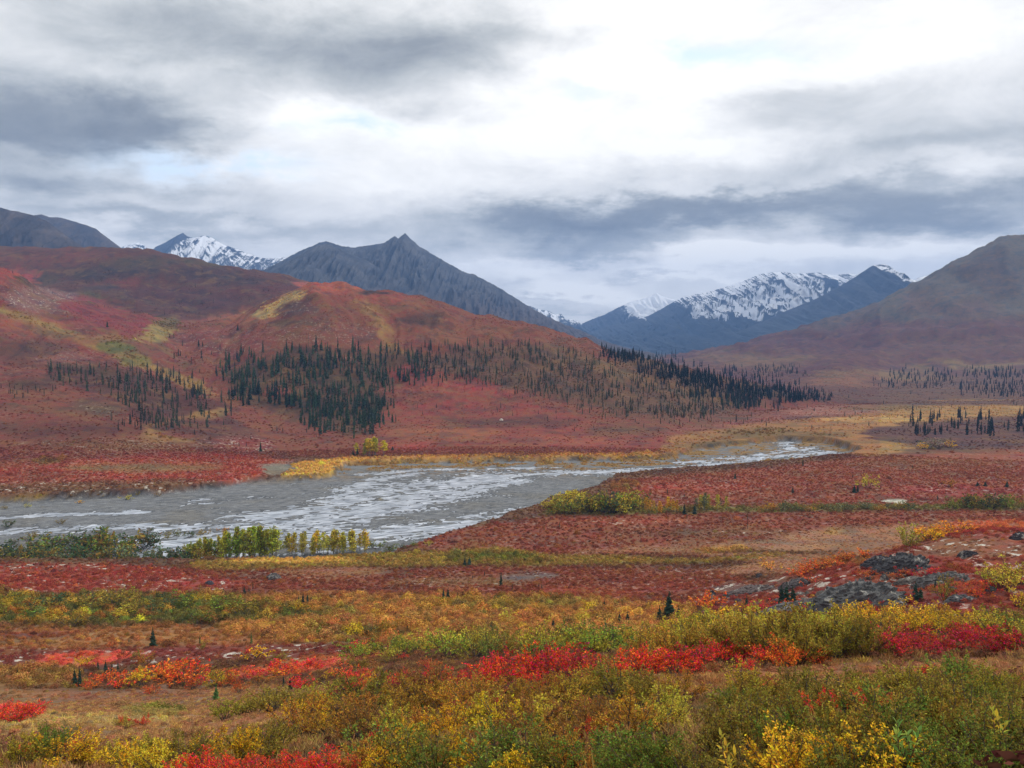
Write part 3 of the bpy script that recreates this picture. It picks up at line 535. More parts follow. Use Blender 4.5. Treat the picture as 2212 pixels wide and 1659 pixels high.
# ------------------------------------------------------------------ mountains
def mountain_mat(name, rock, rock2, veg, snowcol=(0.82, 0.84, 0.88)):
    m, t, out = new_mat(name)
    pos = t.new('ShaderNodeNewGeometry').outputs['Position']
    sn = attr_node(t, 'snow', out='Fac'); hgt = attr_node(t, 'rel', out='Fac')
    n = t.noise(pos, 0.011, 6, 0.65); n2 = t.noise(t.vmath('MULTIPLY', pos, (1, 1, .35)), 0.03, 6, 0.7)
    c = t.mix(t.maprange(n, .38, .62), tuple(rock), tuple(rock2))
    c = t.mix(t.math('SUBTRACT', 1.0, t.maprange(t.math('MULTIPLY_ADD', n, .35, hgt), .42, .72)), c, tuple(veg))
    c = t.mix(1.0, c, t.ramp(n2, [(.25, (.6, .6, .62)), (.75, (1.4, 1.4, 1.38))]), 'MULTIPLY')
    n3 = t.noise(t.vmath('MULTIPLY', pos, (1, 1, .22)), 0.016, 7, 0.72)
    sm = t.maprange(t.math('ADD', t.math('MULTIPLY_ADD', t.math('SUBTRACT', n2, .5), .7, sn), t.math('MULTIPLY', t.math('SUBTRACT', n3, .5), .9)), .43, .57)
    c = t.mix(sm, c, snowcol)
    bs = t.new('ShaderNodeBsdfPrincipled'); t.put(bs.inputs['Base Color'], c); bs.inputs['Roughness'].default_value = .9; bs.inputs['Specular IOR Level'].default_value = .1
    bp = t.new('ShaderNodeBump'); bp.inputs['Strength'].default_value = 0.7; bp.inputs['Distance'].default_value = 14
    t.put(bp.inputs['Height'], n2); t.link(bp.outputs[0], bs.inputs['Normal']); t.link(bs.outputs[0], out.inputs[0]); return m
MM_dark = mountain_mat('dark_mountain', (.082, .080, .082), (.042, .043, .050), (.070, .054, .050))
MM_snow = mountain_mat('snowy_mountain', (.055, .060, .074), (.028, .032, .042), (.030, .036, .042))  # bluish rock: part of the distant haze is put into its colour
MM_brown = mountain_mat('brown_mountain', (.085, .066, .056), (.045, .038, .038), (.08, .042, .036))
def mountain(ridge, d0, W, base_z, mat, label, snow=None, gully=1.0, jag=1.0, nu=240, nv=90, seed=1, side=0.0, power=1.25, gfreq=1.0):
    ru = np.array([p[0] for p in ridge], float); rv = np.array([p[1] for p in ridge], float)
    # the ends run down into the ground
    u = np.linspace(ru[0], ru[-1], nu); v = np.interp(u, ru, rv)
    X, S = ray(u, v); zr = S * d0
    xr = X * d0
    jn = (ridged(xr / (d0 * .012), xr * 0 + seed, 4, seed) * .5 + ridged(xr / (d0 * .004), xr * 0 + seed, 3, seed + 5) * .22) * d0 * .0016 * jag
    zr = zr + jn
    tt = np.concatenate([-np.linspace(1, 0.06, 18), np.linspace(0, 1, nv) ** 1.0]); nvv = len(tt)
    ta = np.abs(tt)[None, :]
    depth = np.where(tt >= 0, -tt * W, -tt * W * .25)[None, :]
    fall = 1 - (1 - ta) ** power
    x = xr[:, None] * (1 + depth * 0 / d0) + side * W * ta * np.ones((nu, 1))
    y = d0 + depth + np.zeros((nu, 1))
    H = (zr - base_z)[:, None]
    z = base_z + H * (1 - fall)
    gx = x / (d0 * .020) * gfreq; gw = fbm(gx * .6, ta * 2 + 0 * gx, 4, seed + 11) * 1.7
    g = ridged(gx + gw + ta * 1.2, ta * 1.6 + 0 * gx, 4, seed + 20, .55)
    g2 = ridged(gx * 3.1 + gw + ta * 1.5, ta * 1.3 + 0 * gx, 4, seed + 30, .62)
    amp = sstep(0, .10, ta) * (1 - .55 * ta)
    z = z + ((g - 1) * .15 + (g2 - 1) * .06) * gully * np.maximum(H, d0 * .01) * amp
    y = y - (g * .06 + g2 * .03) * W * gully * amp
    Vm = np.stack([x, y, z], -1)
    me = mesh_np('mountain', Vm.reshape(-1, 3), grid_faces(nu, nvv)); me.flip_normals()
    rel = np.clip((z - base_z) / max(1e-6, float((zr - base_z).max())), 0, 1)
    attr(me, 'rel', 'FLOAT', rel.ravel())
    sn = np.zeros_like(z) if snow is None else snow(u[:, None] + 0 * z, rel, g, g2, ta + 0 * z, x, z)
    attr(me, 'snow', 'FLOAT', sn.ravel())
    return link('mountain', me, None, mat, kind='structure', label=label)
def snow_gully(line, k=.9, soft=.22, gk=.35, grow=None):
    def f(u, rel, g, g2, ta, x, z):
        s = sstep(line - soft, line + soft, rel) * .75 - .12 - g * gk * .5 - g2 * gk
        if grow is not None: s = s + grow(u)
        s = np.where(rel < line - soft, -1, s)
        return np.clip(s * k + .12, 0, 1)
    return f
# dark pointed mountain behind the middle hill
mountain([(480, 640), (530, 612), (560, 590), (600, 570), (640, 548), (690, 526), (705, 523), (740, 534), (765, 536), (800, 532), (830, 527), (845, 516), (852, 511), (860, 517), (868, 511), (875, 505), (884, 514), (905, 533), (930, 548), (960, 566), (1000, 588), (1012, 592), (1025, 594), (1040, 603), (1080, 624), (1110, 643), (1140, 662), (1180, 684), (1220, 702), (1256, 716), (1300, 738), (1400, 780)],
         4000, 1800, -40, MM_dark, 'dark bare mountain with a pointed twin summit behind the middle hill', snow=lambda u, rel, g, g2, ta, x, z: np.clip(sstep(.86, 1.0, rel) * .36 + .25 * np.exp(-((u - 935) / 35) ** 2) * sstep(.70, .78, rel) * sstep(.25, .1, ta) - g2 * .15, 0, 1), gully=.75, jag=1.6, nu=520, nv=120, seed=3, power=1.15, gfreq=1.5)
mountain([(300, 560), (335, 540), (360, 524), (385, 508), (395, 504), (405, 512), (420, 515), (432, 511), (445, 510), (460, 516), (480, 528), (520, 542), (560, 558), (590, 560), (612, 556), (640, 566), (700, 600)],
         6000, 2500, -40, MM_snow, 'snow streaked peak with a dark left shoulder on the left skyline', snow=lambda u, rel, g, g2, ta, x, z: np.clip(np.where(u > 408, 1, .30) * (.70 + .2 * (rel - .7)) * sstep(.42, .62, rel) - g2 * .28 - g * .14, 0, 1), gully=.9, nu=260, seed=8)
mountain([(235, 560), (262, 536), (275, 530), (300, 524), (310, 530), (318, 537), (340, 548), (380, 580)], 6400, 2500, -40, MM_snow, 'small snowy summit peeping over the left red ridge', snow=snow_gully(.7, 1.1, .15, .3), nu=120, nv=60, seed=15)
mountain([(-500, 430), (-200, 440), (-60, 440), (0, 449), (20, 455), (40, 458), (75, 467), (100, 478), (130, 500), (150, 515), (168, 527), (200, 550), (260, 600)], 2700, 900, 20, MM_brown, 'dark rocky shoulder at the left edge above the red hills', gully=1.1, nu=260, seed=22, gfreq=1.3)
mountain([(-300, 480), (20, 470), (75, 466), (90, 464), (105, 470), (130, 471), (180, 485), (205, 494), (230, 513), (262, 537), (320, 575), (420, 620)], 3600, 1200, 20, MM_brown, 'brown rounded mountain behind the dark left shoulder', gully=.8, nu=240, seed=27, gfreq=1.6)
mountain([(500, 640), (540, 614), (570, 592), (640, 556), (680, 533), (700, 527), (715, 530), (745, 545), (790, 562), (840, 590), (880, 604), (930, 632), (990, 660), (1060, 700), (1120, 740)], 3500, 1400, -40, MM_dark, 'dark rounded front shoulder of the pointed mountain behind the middle hill', gully=.7, jag=.8, nu=360, seed=61, gfreq=1.5)
# blue teeth in the valley gap
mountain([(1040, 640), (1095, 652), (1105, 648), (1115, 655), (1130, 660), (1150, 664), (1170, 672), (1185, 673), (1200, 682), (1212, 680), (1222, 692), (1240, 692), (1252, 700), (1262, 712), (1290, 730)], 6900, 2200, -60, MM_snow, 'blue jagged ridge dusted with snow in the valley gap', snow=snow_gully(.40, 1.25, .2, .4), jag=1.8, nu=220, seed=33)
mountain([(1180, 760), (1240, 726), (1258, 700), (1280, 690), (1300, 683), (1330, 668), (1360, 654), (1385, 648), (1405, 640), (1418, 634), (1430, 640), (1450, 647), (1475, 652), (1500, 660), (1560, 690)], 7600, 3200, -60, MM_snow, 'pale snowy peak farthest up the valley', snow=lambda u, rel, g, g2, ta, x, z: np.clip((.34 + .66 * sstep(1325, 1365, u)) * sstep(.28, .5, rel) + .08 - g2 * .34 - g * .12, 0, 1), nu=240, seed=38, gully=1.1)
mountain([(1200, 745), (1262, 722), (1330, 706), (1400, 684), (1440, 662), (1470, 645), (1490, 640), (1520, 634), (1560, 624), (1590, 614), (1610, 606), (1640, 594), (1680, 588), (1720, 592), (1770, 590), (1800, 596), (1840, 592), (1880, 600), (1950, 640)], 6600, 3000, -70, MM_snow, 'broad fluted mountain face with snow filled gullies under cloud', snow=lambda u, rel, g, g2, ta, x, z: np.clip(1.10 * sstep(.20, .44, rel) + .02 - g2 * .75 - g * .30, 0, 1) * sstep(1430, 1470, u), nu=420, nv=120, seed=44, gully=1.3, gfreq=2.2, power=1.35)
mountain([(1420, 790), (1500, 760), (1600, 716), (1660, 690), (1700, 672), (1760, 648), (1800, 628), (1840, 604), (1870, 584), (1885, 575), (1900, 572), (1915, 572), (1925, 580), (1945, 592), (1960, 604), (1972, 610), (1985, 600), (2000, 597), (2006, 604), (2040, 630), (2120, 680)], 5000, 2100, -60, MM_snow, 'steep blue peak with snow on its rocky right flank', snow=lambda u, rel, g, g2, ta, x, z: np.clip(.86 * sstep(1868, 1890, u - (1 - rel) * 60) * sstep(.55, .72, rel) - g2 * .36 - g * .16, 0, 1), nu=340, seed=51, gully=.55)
print('mountains', flush=True)

# ------------------------------------------------------------------ foliage materials
def foliage_mat(name, instanced, trans=.3, rough_var=.5, hue=.03, obj_color=True, fixed=None, mixc=False):
    m, t, out = new_mat(name)
    if fixed is not None: col = fixed
    elif instanced: col = attr_node(t, 'col', 'INSTANCER')
    else: col = t.new('ShaderNodeObjectInfo').outputs['Color']
    g = t.new('ShaderNodeNewGeometry'); rnd = g.outputs['Random Per Island']
    hs = t.new('ShaderNodeHueSaturation'); 
    if isinstance(col, tuple): col = (*col, 1)
    t.put(hs.inputs['Color'], col)
    r2 = t.new('ShaderNodeTexWhiteNoise', noise_dimensions='1D'); t.put(r2.inputs['W'], rnd)
    t.put(hs.inputs['Hue'], t.maprange(r2.outputs['Value'], 0, 1, .5 - hue, .5 + hue, False))
    t.put(hs.inputs['Value'], t.maprange(rnd, 0, 1, 1 - rough_var, 1 + rough_var, False))
    r3 = t.new('ShaderNodeTexWhiteNoise', noise_dimensions='1D'); t.put(r3.inputs['W'], t.math('ADD', rnd, 3.7)); q3 = r3.outputs['Value']
    hc = hs.outputs[0]
    if mixc:
        hc = t.mix(t.math('MULTIPLY', t.math('GREATER_THAN', q3, .84), .65), hc, (.34, .15, .03)); hc = t.mix(t.math('MULTIPLY', t.math('LESS_THAN', q3, .12), .75), hc, (.10, .06, .03))
    d = t.new('ShaderNodeBsdfDiffuse'); tr = t.new('ShaderNodeBsdfTranslucent'); mx = t.new('ShaderNodeMixShader')
    t.put(d.inputs[0], hc); t.put(tr.inputs[0], hc); mx.inputs[0].default_value = trans
    t.link(d.outputs[0], mx.inputs[1]); t.link(tr.outputs[0], mx.inputs[2]); t.link(mx.outputs[0], out.inputs[0]); return m
M_leaf = foliage_mat('shrub_leaves', False, .32, .55, .04, mixc=True)
M_inst = foliage_mat('heath_leaves', True, .25, .45, .03)
M_needle = foliage_mat('spruce_needles', False, .12, .4, .02)
M_needle_i = foliage_mat('forest_needles', True, .12, .4, .02)
def plain(name, col, scale=20, var=.35, rough=.9):
    m, t, out = new_mat(name); tc_ = t.new('ShaderNodeTexCoord').outputs['Object']
    n = t.noise(tc_, scale, 5, .65); bs = t.new('ShaderNodeBsdfPrincipled')
    t.put(bs.inputs['Base Color'], t.mix(1.0, (*col, 1), t.ramp(n, [(.3, (1 - var,) * 3), (.7, (1 + var,) * 3)]), 'MULTIPLY')); bs.inputs['Roughness'].default_value = rough
    t.link(bs.outputs[0], out.inputs[0]); return m
M_stem = plain('brown_stems', (.075, .055, .045)); M_bark = plain('spruce_bark', (.07, .055, .045)); M_aspbark = plain('pale_bark', (.22, .20, .17))

# ------------------------------------------------------------------ plant prototypes
def leaf_quads(Pp, Dd, ln, wd, r):
    """diamond leaves: base Pp, direction Dd"""
    n = len(Pp); Dd = Dd / np.linalg.norm(Dd, axis=1, keepdims=True)
    s = np.cross(Dd, r.normal(size=(n, 3))); s /= np.linalg.norm(s, axis=1, keepdims=True) + 1e-9
    ln = np.asarray(ln).reshape(-1, 1) * np.ones((n, 1)); wd = np.asarray(wd).reshape(-1, 1) * np.ones((n, 1))
    V = np.stack([Pp, Pp + Dd * ln * .5 + s * wd * .5, Pp + Dd * ln, Pp + Dd * ln * .5 - s * wd * .5], 1).reshape(-1, 3)
    return V, np.arange(4 * n).reshape(-1, 4)
def tube(path, r0, r1, k=4):
    path = np.asarray(path, float); n = len(path); Vs = []
    for i in range(n):
        d = path[min(i + 1, n - 1)] - path[max(i - 1, 0)]; d /= np.linalg.norm(d) + 1e-9
        a = np.cross(d, [.3, .9, .2] if abs(d[1]) < .9 else [1, 0, 0]); a /= np.linalg.norm(a); b = np.cross(d, a); rad = r0 + (r1 - r0) * i / (n - 1)
        Vs += [path[i] + rad * (a * math.cos(q) + b * math.sin(q)) for q in np.arange(k) * 2 * math.pi / k]
    f = [(i * k + j, i * k + (j + 1) % k, (i + 1) * k + (j + 1) % k, (i + 1) * k + j) for i in range(n - 1) for j in range(k)]
    return np.array(Vs), np.array(f)
def join(parts):
    V = []; Fc = []; o = 0
    for v, f in parts: V.append(v); Fc.append(f + o); o += len(v)
    return np.concatenate(V), np.concatenate(Fc)
def shrub_proto(seed, nstem=14, ntwig=8, nleaf=16, leaf=.06, spread=.75, dome=False, upright=0.0, tube_k=3):
    """unit height shrub: stems mesh, foliage mesh"""
    r = np.random.default_rng(seed); st = []; P_, D_ = [], []
    for s in range(nstem):
        a = r.uniform(0, 2 * math.pi); inc = (r.uniform(.05, 1) ** .6) * spread
        d = np.array([math.cos(a) * math.sin(inc), math.sin(a) * math.sin(inc), math.cos(inc)]); L_ = r.uniform(.68, 1.0) * (1 if not dome else (.72 + .28 * math.cos(inc)))
        base = np.array([math.cos(a), math.sin(a), 0]) * r.uniform(0, .10); path = [base]
        cur = base; dd = d.copy()
        for k in range(4):
            dd = dd + r.normal(0, .13, 3) + np.array([0, 0, upright * .1]); dd /= np.linalg.norm(dd); cur = cur + dd * L_ / 4; path.append(cur)
        st.append(tube(path, .013, .004, tube_k)); path = np.array(path)
        for k in range(ntwig):
            q = r.uniform(.35, 1.0); i = min(3, int(q * 4)); f = q * 4 - i; p = path[i] * (1 - f) + path[i + 1] * f
            tdir = dd * .5 + r.normal(0, .6, 3) + np.array([0, 0, .35]); tdir /= np.linalg.norm(tdir); tl = r.uniform(.12, .26) * (1.15 - .4 * q)
            if k % 2 == 0: st.append(tube([p, p + tdir * tl * 1.1], .0045, .002, 3))
            u = r.uniform(.15, 1.05, nleaf); P_.append(p + tdir * (tl * u)[:, None] + r.normal(0, .012, (nleaf, 3))); D_.append(tdir * .6 + r.normal(0, .55, (nleaf, 3)))
    P_ = np.concatenate(P_); D_ = np.concatenate(D_); P_[:, 2] = np.maximum(P_[:, 2], .02)
    n = len(P_); zt = max(.3, np.percentile(P_[:, 2], 99)); sc = 1 / zt
    fv, ff = leaf_quads(P_ * sc, D_, leaf * r.uniform(.7, 1.25, n), leaf * .5 * r.uniform(.8, 1.2, n), r)
    sv, sf = join(st)
    return mesh_np('stems', sv * sc, sf), mesh_np('foliage', fv, ff, False)
def clump_proto(seed, n, leaf, flat=.62, wide=.72):
    r = np.random.default_rng(seed)
    d = r.normal(size=(n, 3)); d[:, 2] = np.abs(d[:, 2]); d /= np.linalg.norm(d, axis=1, keepdims=True)
    lump = 1 + .28 * np.sin(d[:, 0] * 5 + seed) * np.cos(d[:, 1] * 4 + 2 * seed)
    p = d * (r.uniform(.45, 1, n) ** .5 * lump)[:, None] * .5; p[:, 2] *= flat * 2
    nrm = d * [1, 1, 1 / (flat * 2)] + r.normal(0, .34, (n, 3)); nrm /= np.linalg.norm(nrm, axis=1, keepdims=True)
    a = np.cross(nrm, r.normal(size=(n, 3))); a /= np.linalg.norm(a, axis=1, keepdims=True); b = np.cross(nrm, a)
    l_ = (leaf * r.uniform(.7, 1.3, n))[:, None]; w_ = l_ * wide
    v = np.stack([p - a * l_ * .5, p + b * w_ * .5, p + a * l_ * .5, p - b * w_ * .5], 1).reshape(-1, 3)
    return mesh_np('clump', v, np.arange(4 * n).reshape(-1, 4), False)
def grass_proto(seed, n=70):
    r = np.random.default_rng(seed); p = np.concatenate([r.normal(0, .22, (n, 2)), np.zeros((n, 1))], 1)
    d = np.concatenate([r.normal(0, .35, (n, 2)), np.ones((n, 1))], 1); v, f = leaf_quads(p, d, r.uniform(.3, .75, n), .035, r)
    return mesh_np('tuft', v, f, False)
def spruce_proto(seed, levels=18, boughs=8, width=.17, ragged=.3, dead=False, taper=.75):
    """unit height spruce: trunk and crown"""
    r = np.random.default_rng(seed); lean = r.normal(0, .012, 2)
    path = [(lean[0] * q, lean[1] * q, q) for q in np.linspace(-.02, 1, 5)]; tv, tf = tube(path, .014, .002, 5)
    Vc = []
    for l in range(levels):
        q = .06 + .93 * (l / (levels - 1)) ** .92; w = width * (1 - q) ** taper * (1 + r.normal(0, .18)) + .012
        if dead and q < .6: w *= .35
        for b in range(boughs if q < .8 else 5):
            a = r.uniform(0, 6.283); L_ = w * r.uniform(1 - ragged, 1 + ragged); dr = L_ * r.uniform(.15, .55) * (1 if q < .85 else -.6)
            o = np.array([lean[0] * q, lean[1] * q, q]); ca, sa = math.cos(a), math.sin(a); tip = o + [ca * L_, sa * L_, -dr]; wd = L_ * .36
            side = np.array([-sa, ca, 0]) * wd; mid = o * .45 + tip * .55
            Vc += [o + [0, 0, .012], mid + side - [0, 0, dr * .35], tip, mid - side - [0, 0, dr * .35]]
            Vc += [o + [0, 0, .02], mid + [0, 0, .012], tip, mid - [0, 0, .03 + dr * .5]]
    Vc = np.array(Vc); return mesh_np('trunk', tv, tf), mesh_np('crown', Vc, np.arange(len(Vc)).reshape(-1, 4), False)
def aspen_proto(seed, n=620, width=.16, leaf=.045):
    r = np.random.default_rng(seed); path = [(r.normal(0, .006) * k, r.normal(0, .006) * k, q) for k, q in enumerate(np.linspace(-.02, .96, 5))]
    st = [tube(path, .013, .003, 5)]; P_ = []; D_ = []
    for b in range(34):
        q = r.uniform(.16, .93); a = r.uniform(0, 6.283); w = width * (math.sin(math.pi * min(1, (q + .12) ** .8)) ** .7) * r.uniform(.5, 1.15); o = np.array([0, 0, q]); tip = o + [math.cos(a) * w, math.sin(a) * w, w * r.uniform(.5, 1.3)]
        st.append(tube([o, tip], .004, .0015, 3)); k = n // 34
        f = r.uniform(.25, 1.05, k)[:, None]; P_.append(o + (tip - o) * f + r.normal(0, .022, (k, 3))); D_.append(r.normal(0, 1, (k, 3)) + [0, 0, .2])
    P_ = np.concatenate(P_); D_ = np.concatenate(D_); v, f = leaf_quads(P_, D_, leaf * r.uniform(.6, 1.2, len(P_)), leaf * .7, r); tv, tf = join([(a, b) for a, b in st])
    return mesh_np('trunk', tv, tf), mesh_np('crown', v, f, False)

NEAR = [shrub_proto(100 + k, 20, 10, 15, .050, .80) for k in range(5)]
MID = [shrub_proto(120 + k, 15, 8, 8, .075, .85, True) for k in range(4)]
FARS = [shrub_proto(140 + k, 11, 6, 5, .13, .95, True) for k in range(4)]
UPR = [shrub_proto(160 + k, 15, 9, 11, .062, .55, False, .6) for k in range(3)]
SPR = [spruce_proto(200 + k, 20 + k % 3 * 2, 8, .085 + .016 * (k % 4), .45) for k in range(6)]
SPW = [spruce_proto(210 + k, 22, 9, .16 + .03 * (k % 3), .4, False, .95) for k in range(4)]
SPD = [spruce_proto(220 + k, 16, 6, .055, .5, True) for k in range(2)]
ASP = [aspen_proto(240 + k, 640, .13 + .03 * (k % 3)) for k in range(5)]
for s, f in NEAR + MID + FARS + UPR: s.materials.append(M_stem); f.materials.append(M_leaf)
for s, f in SPR + SPD + SPW: s.materials.append(M_bark); f.materials.append(M_needle)
for s, f in ASP: s.materials.append(M_aspbark); f.materials.append(M_leaf)

def tint(c, j=.10, k=1.75):
    c = lin(c) * k; return tuple(np.clip(c * (1 + rng.normal(0, j)) * (1 + rng.normal(0, j * .5, 3)), .003, .95)) + (1.0,)
def plant(name, proto, loc, h, wf, color, label, cat, group, parts=('stems', 'foliage'), sink=.04):
    root = bpy.data.objects.new(name, None); C.objects.link(root); root.location = (loc[0], loc[1], loc[2] - sink * h)
    root.rotation_euler = (0, 0, random.uniform(0, 6.28)); root.scale = (h * wf, h * wf, h); root.empty_display_size = .2
    root['label'] = label; root['category'] = cat
    if group: root['group'] = group
    for nm, me in zip(parts, proto):
        o = bpy.data.objects.new(nm, me); C.objects.link(o); o.parent = root; o.color = color
    return root
ORD = ['leftmost', 'second from left', 'third from left', 'fourth from left', 'fifth from left', 'sixth from left', 'seventh from left', 'eighth from left', 'ninth from left', 'tenth from left', 'eleventh from left', 'twelfth from left',
       'thirteenth from left', 'fourteenth from left', 'fifteenth from left', 'sixteenth from left', 'seventeenth from left', 'eighteenth from left', 'nineteenth from left', 'twentieth from left']
def ordinal(i, n):
    if n == 1: return ''
    if i < n - i - 1 or n - i - 1 >= len(ORD): return ORD[i] if i < len(ORD) else 'middle'
    return ORD[n - 1 - i].replace('leftmost', 'rightmost').replace('from left', 'from right')
COLN = [((205, 45, 42), 'scarlet'), ((150, 30, 45), 'crimson'), ((205, 105, 45), 'orange'), ((190, 150, 40), 'golden yellow'), ((160, 150, 55), 'yellow green'), ((95, 110, 45), 'green'), ((60, 78, 50), 'dark green'), ((120, 108, 45), 'olive'), ((150, 110, 45), 'ochre'), ((188, 172, 80), 'pale yellow'), ((130, 100, 60), 'brown'), ((92, 100, 72), 'grey green')]
def cname(c): return min(COLN, key=lambda e: sum((a - b) ** 2 for a, b in zip(e[0], c)))[1]
used_labels = {}
def shrub_set(cat, name, where, group, items, protos, mode='shrub', skip=0.0):
    """items: (u, v at the foot, height in rows of the measured copy, width factor, colour); labels give colour and order within the set"""
    items = sorted(items, key=lambda e: e[0]); byc = {}
    for it in items: byc.setdefault(cname(it[4]), []).append(it)
    n_ = 0
    for cn, lst in byc.items():
        for i, (u, v, hd, wf, c) in enumerate(lst):
            s = site(u, v, skip)
            if s is None: continue
            h = hd * s[1] / F; o = ordinal(i, len(lst))
            lab = f'{o} {cn} {where}' if o else f'{cn} {where}'
            if where.startswith('@'): lab = where[1:]
            n_ += 1
            plant(name, protos[int(rng.integers(len(protos)))], s, h, wf * rng.uniform(.9, 1.12), tint(c), lab, cat, group, ('trunk', 'crown') if mode == 'tree' else ('stems', 'foliage'))
def along(pts, n, jv=6, hs=(30, 60), wf=(1, 1.4), cols=((200, 54, 30),), ju=8):
    pts = np.array(pts, float); s = np.concatenate([[0], np.cumsum(np.hypot(*np.diff(pts[:, :2], axis=0).T))]); out = []
    for k in range(n):
        q = (k + rng.uniform(.1, .9)) / n * s[-1]; u = np.interp(q, s, pts[:, 0]) + rng.normal(0, ju); v = np.interp(q, s, pts[:, 1]) + rng.normal(0, jv)
        f = np.interp(q, s, pts[:, 2]) if pts.shape[1] > 2 else 1
        out.append((u, v, rng.uniform(*hs) * f, rng.uniform(*wf), cols[int(rng.integers(len(cols)))]))
    return out
SC = (200, 54, 30); CR = (150, 32, 34); OR = (205, 105, 45); GO = (190, 150, 40); YG = (160, 150, 55); GR = (95, 110, 45); DG = (60, 78, 50); OL = (120, 108, 45); OC = (150, 110, 45); PY = (188, 172, 80); GG = (92, 100, 72); BR = (130, 100, 60)

# rows of dwarf birch
shrub_set('shrub', 'birch_shrub', 'dwarf birch in the long red row across the slope', 'red row across the slope', along([(700, 1500, .35), (800, 1488, .5), (930, 1480, .6), (1050, 1478, .8), (1150, 1470, 1.1), (1300, 1472, 1.1), (1420, 1466, 1.0), (1520, 1448, 1.0)], 40, 8, (40, 72), (1.0, 1.5), (SC, SC, (196, 70, 36), CR)), MID)
shrub_set('shrub', 'birch_shrub', 'dwarf birch under the pale willows on the right', 'red birch under the willows', along([(1540, 1440), (1640, 1440), (1760, 1432)], 12, 8, (40, 64), (1, 1.4), (SC, SC, OR)), MID)
shrub_set('shrub', 'birch_shrub', 'dwarf birch in the deep red patch near the right edge', 'deep red patch', along([(1900, 1412), (2000, 1408), (2100, 1404), (2190, 1402)], 18, 7, (40, 58), (1, 1.5), (CR, CR, (176, 36, 44))), MID)
shrub_set('shrub', 'birch_shrub', 'birch in the orange patch on the left slope', 'orange patch', along([(190, 1486, .6), (260, 1482, .9), (340, 1474, 1), (430, 1466, 1)], 16, 5, (26, 40), (1.1, 1.7), (OR, OR, (196, 84, 44))), FARS)
shrub_set('shrub', 'birch_shrub', 'low birch at the left edge above the pale grass', 'red patch at the left edge', along([(0, 1556), (70, 1552)], 6, 3, (26, 34), (1.4, 1.9), (SC,)), MID)
shrub_set('shrub', 'birch_shrub', 'birch along the bottom edge below the heath', 'red birch at the bottom edge', along([(390, 1712), (560, 1708), (760, 1700)], 16, 6, (56, 78), (1, 1.5), (SC, SC, (196, 70, 44))), NEAR)
shrub_set('shrub', 'birch_shrub', 'birch among the olive bushes lower right', 'red birch lower right', [(1780, 1560, 74, 1, SC), (1845, 1565, 80, 1, SC), (1890, 1552, 70, .9, SC), (1720, 1535, 40, 1.1, (170, 50, 44)), (1935, 1535, 46, 1.1, (170, 50, 44)), (2000, 1460, 26, 1.5, SC)], NEAR)
shrub_set('shrub', 'birch_shrub', 'birch in the middle of the foreground thicket', 'red birch in the thicket', [(990, 1560, 50, 1.1, CR), (1050, 1550, 48, 1.1, CR), (1270, 1600, 46, 1.1, SC), (1300, 1596, 40, 1.1, SC), (1255, 1540, 36, 1.3, CR), (820, 1600, 36, 1.2, SC), (70, 1640, 50, 1.2, (196, 84, 44)), (175, 1650, 60, 1.1, OR), (262, 1570, 24, 1, SC), (310, 1568, 24, 1, SC)], NEAR)
shrub_set('shrub', 'birch_shrub', 'low birch left of the slope spruces', 'scarlet patches on the left slope', along([(430, 1474), (560, 1460), (690, 1448)], 12, 4, (16, 26), (1.4, 2.2), (SC, SC, OR)), FARS)
shrub_set('shrub', 'birch_shrub', 'bush on the rocky knoll', 'bushes on the knoll', [(1540, 1312, 34, 1.3, OR), (1515, 1316, 26, 1.4, OR), (1660, 1232, 26, 1.4, (196, 150, 70)), (1745, 1262, 20, 1.6, (196, 84, 44)), (1950, 1245, 18, 1.6, CR), (2000, 1248, 18, 1.6, CR), (2110, 1290, 24, 1.6, (196, 84, 44)), (2140, 1275, 26, 1.5, (196, 84, 44)), (2050, 1295, 20, 1.8, (170, 70, 46))] + along([(1600, 1318), (1740, 1318), (1860, 1322), (1960, 1300)], 16, 5, (14, 24), (1.3, 2.0), ((170, 60, 40), (190, 90, 44), (150, 110, 50), (140, 44, 40))) + along([(1840, 1244), (1930, 1250), (2010, 1240)], 8, 3, (10, 16), (1.4, 2.0), ((170, 60, 40), (160, 90, 50))) + along([(1700, 1252), (1790, 1222), (1880, 1204)], 10, 3, (14, 22), (1.5, 2.2), (OR, (170, 100, 50))) + along([(1985, 1172), (2060, 1150)], 7, 2, (18, 26), (1.3, 1.8), (GO, (196, 130, 44))), FARS)
# willows
shrub_set('shrub', 'willow_shrub', 'tall willow in the row above the red birches', 'pale willows above the red birches', along([(1400, 1440, .9), (1470, 1436, 1), (1560, 1428, 1.05), (1700, 1424, 1.1), (1790, 1420, 1.1), (1870, 1412, .9)], 20, 8, (80, 112), (.8, 1.1), ((176, 156, 66), YG, (168, 146, 60), OL, (150, 128, 52))), NEAR)
shrub_set('shrub', 'willow_shrub', 'willow on the bright shoulder in front of the knoll', 'bright willows on the shoulder', along([(1460, 1378), (1560, 1372), (1660, 1370), (1760, 1372)], 16, 8, (44, 66), (1, 1.4), (YG, YG, (140, 145, 48), GO)), MID)
shrub_set('shrub', 'willow_shrub', 'low willow in the gold band on the right shoulder', 'gold band', along([(1840, 1370), (1960, 1366), (2060, 1362), (2150, 1372)], 20, 10, (40, 60), (1.1, 1.5), (GO, GO, (196, 160, 50), (150, 120, 44))), MID)
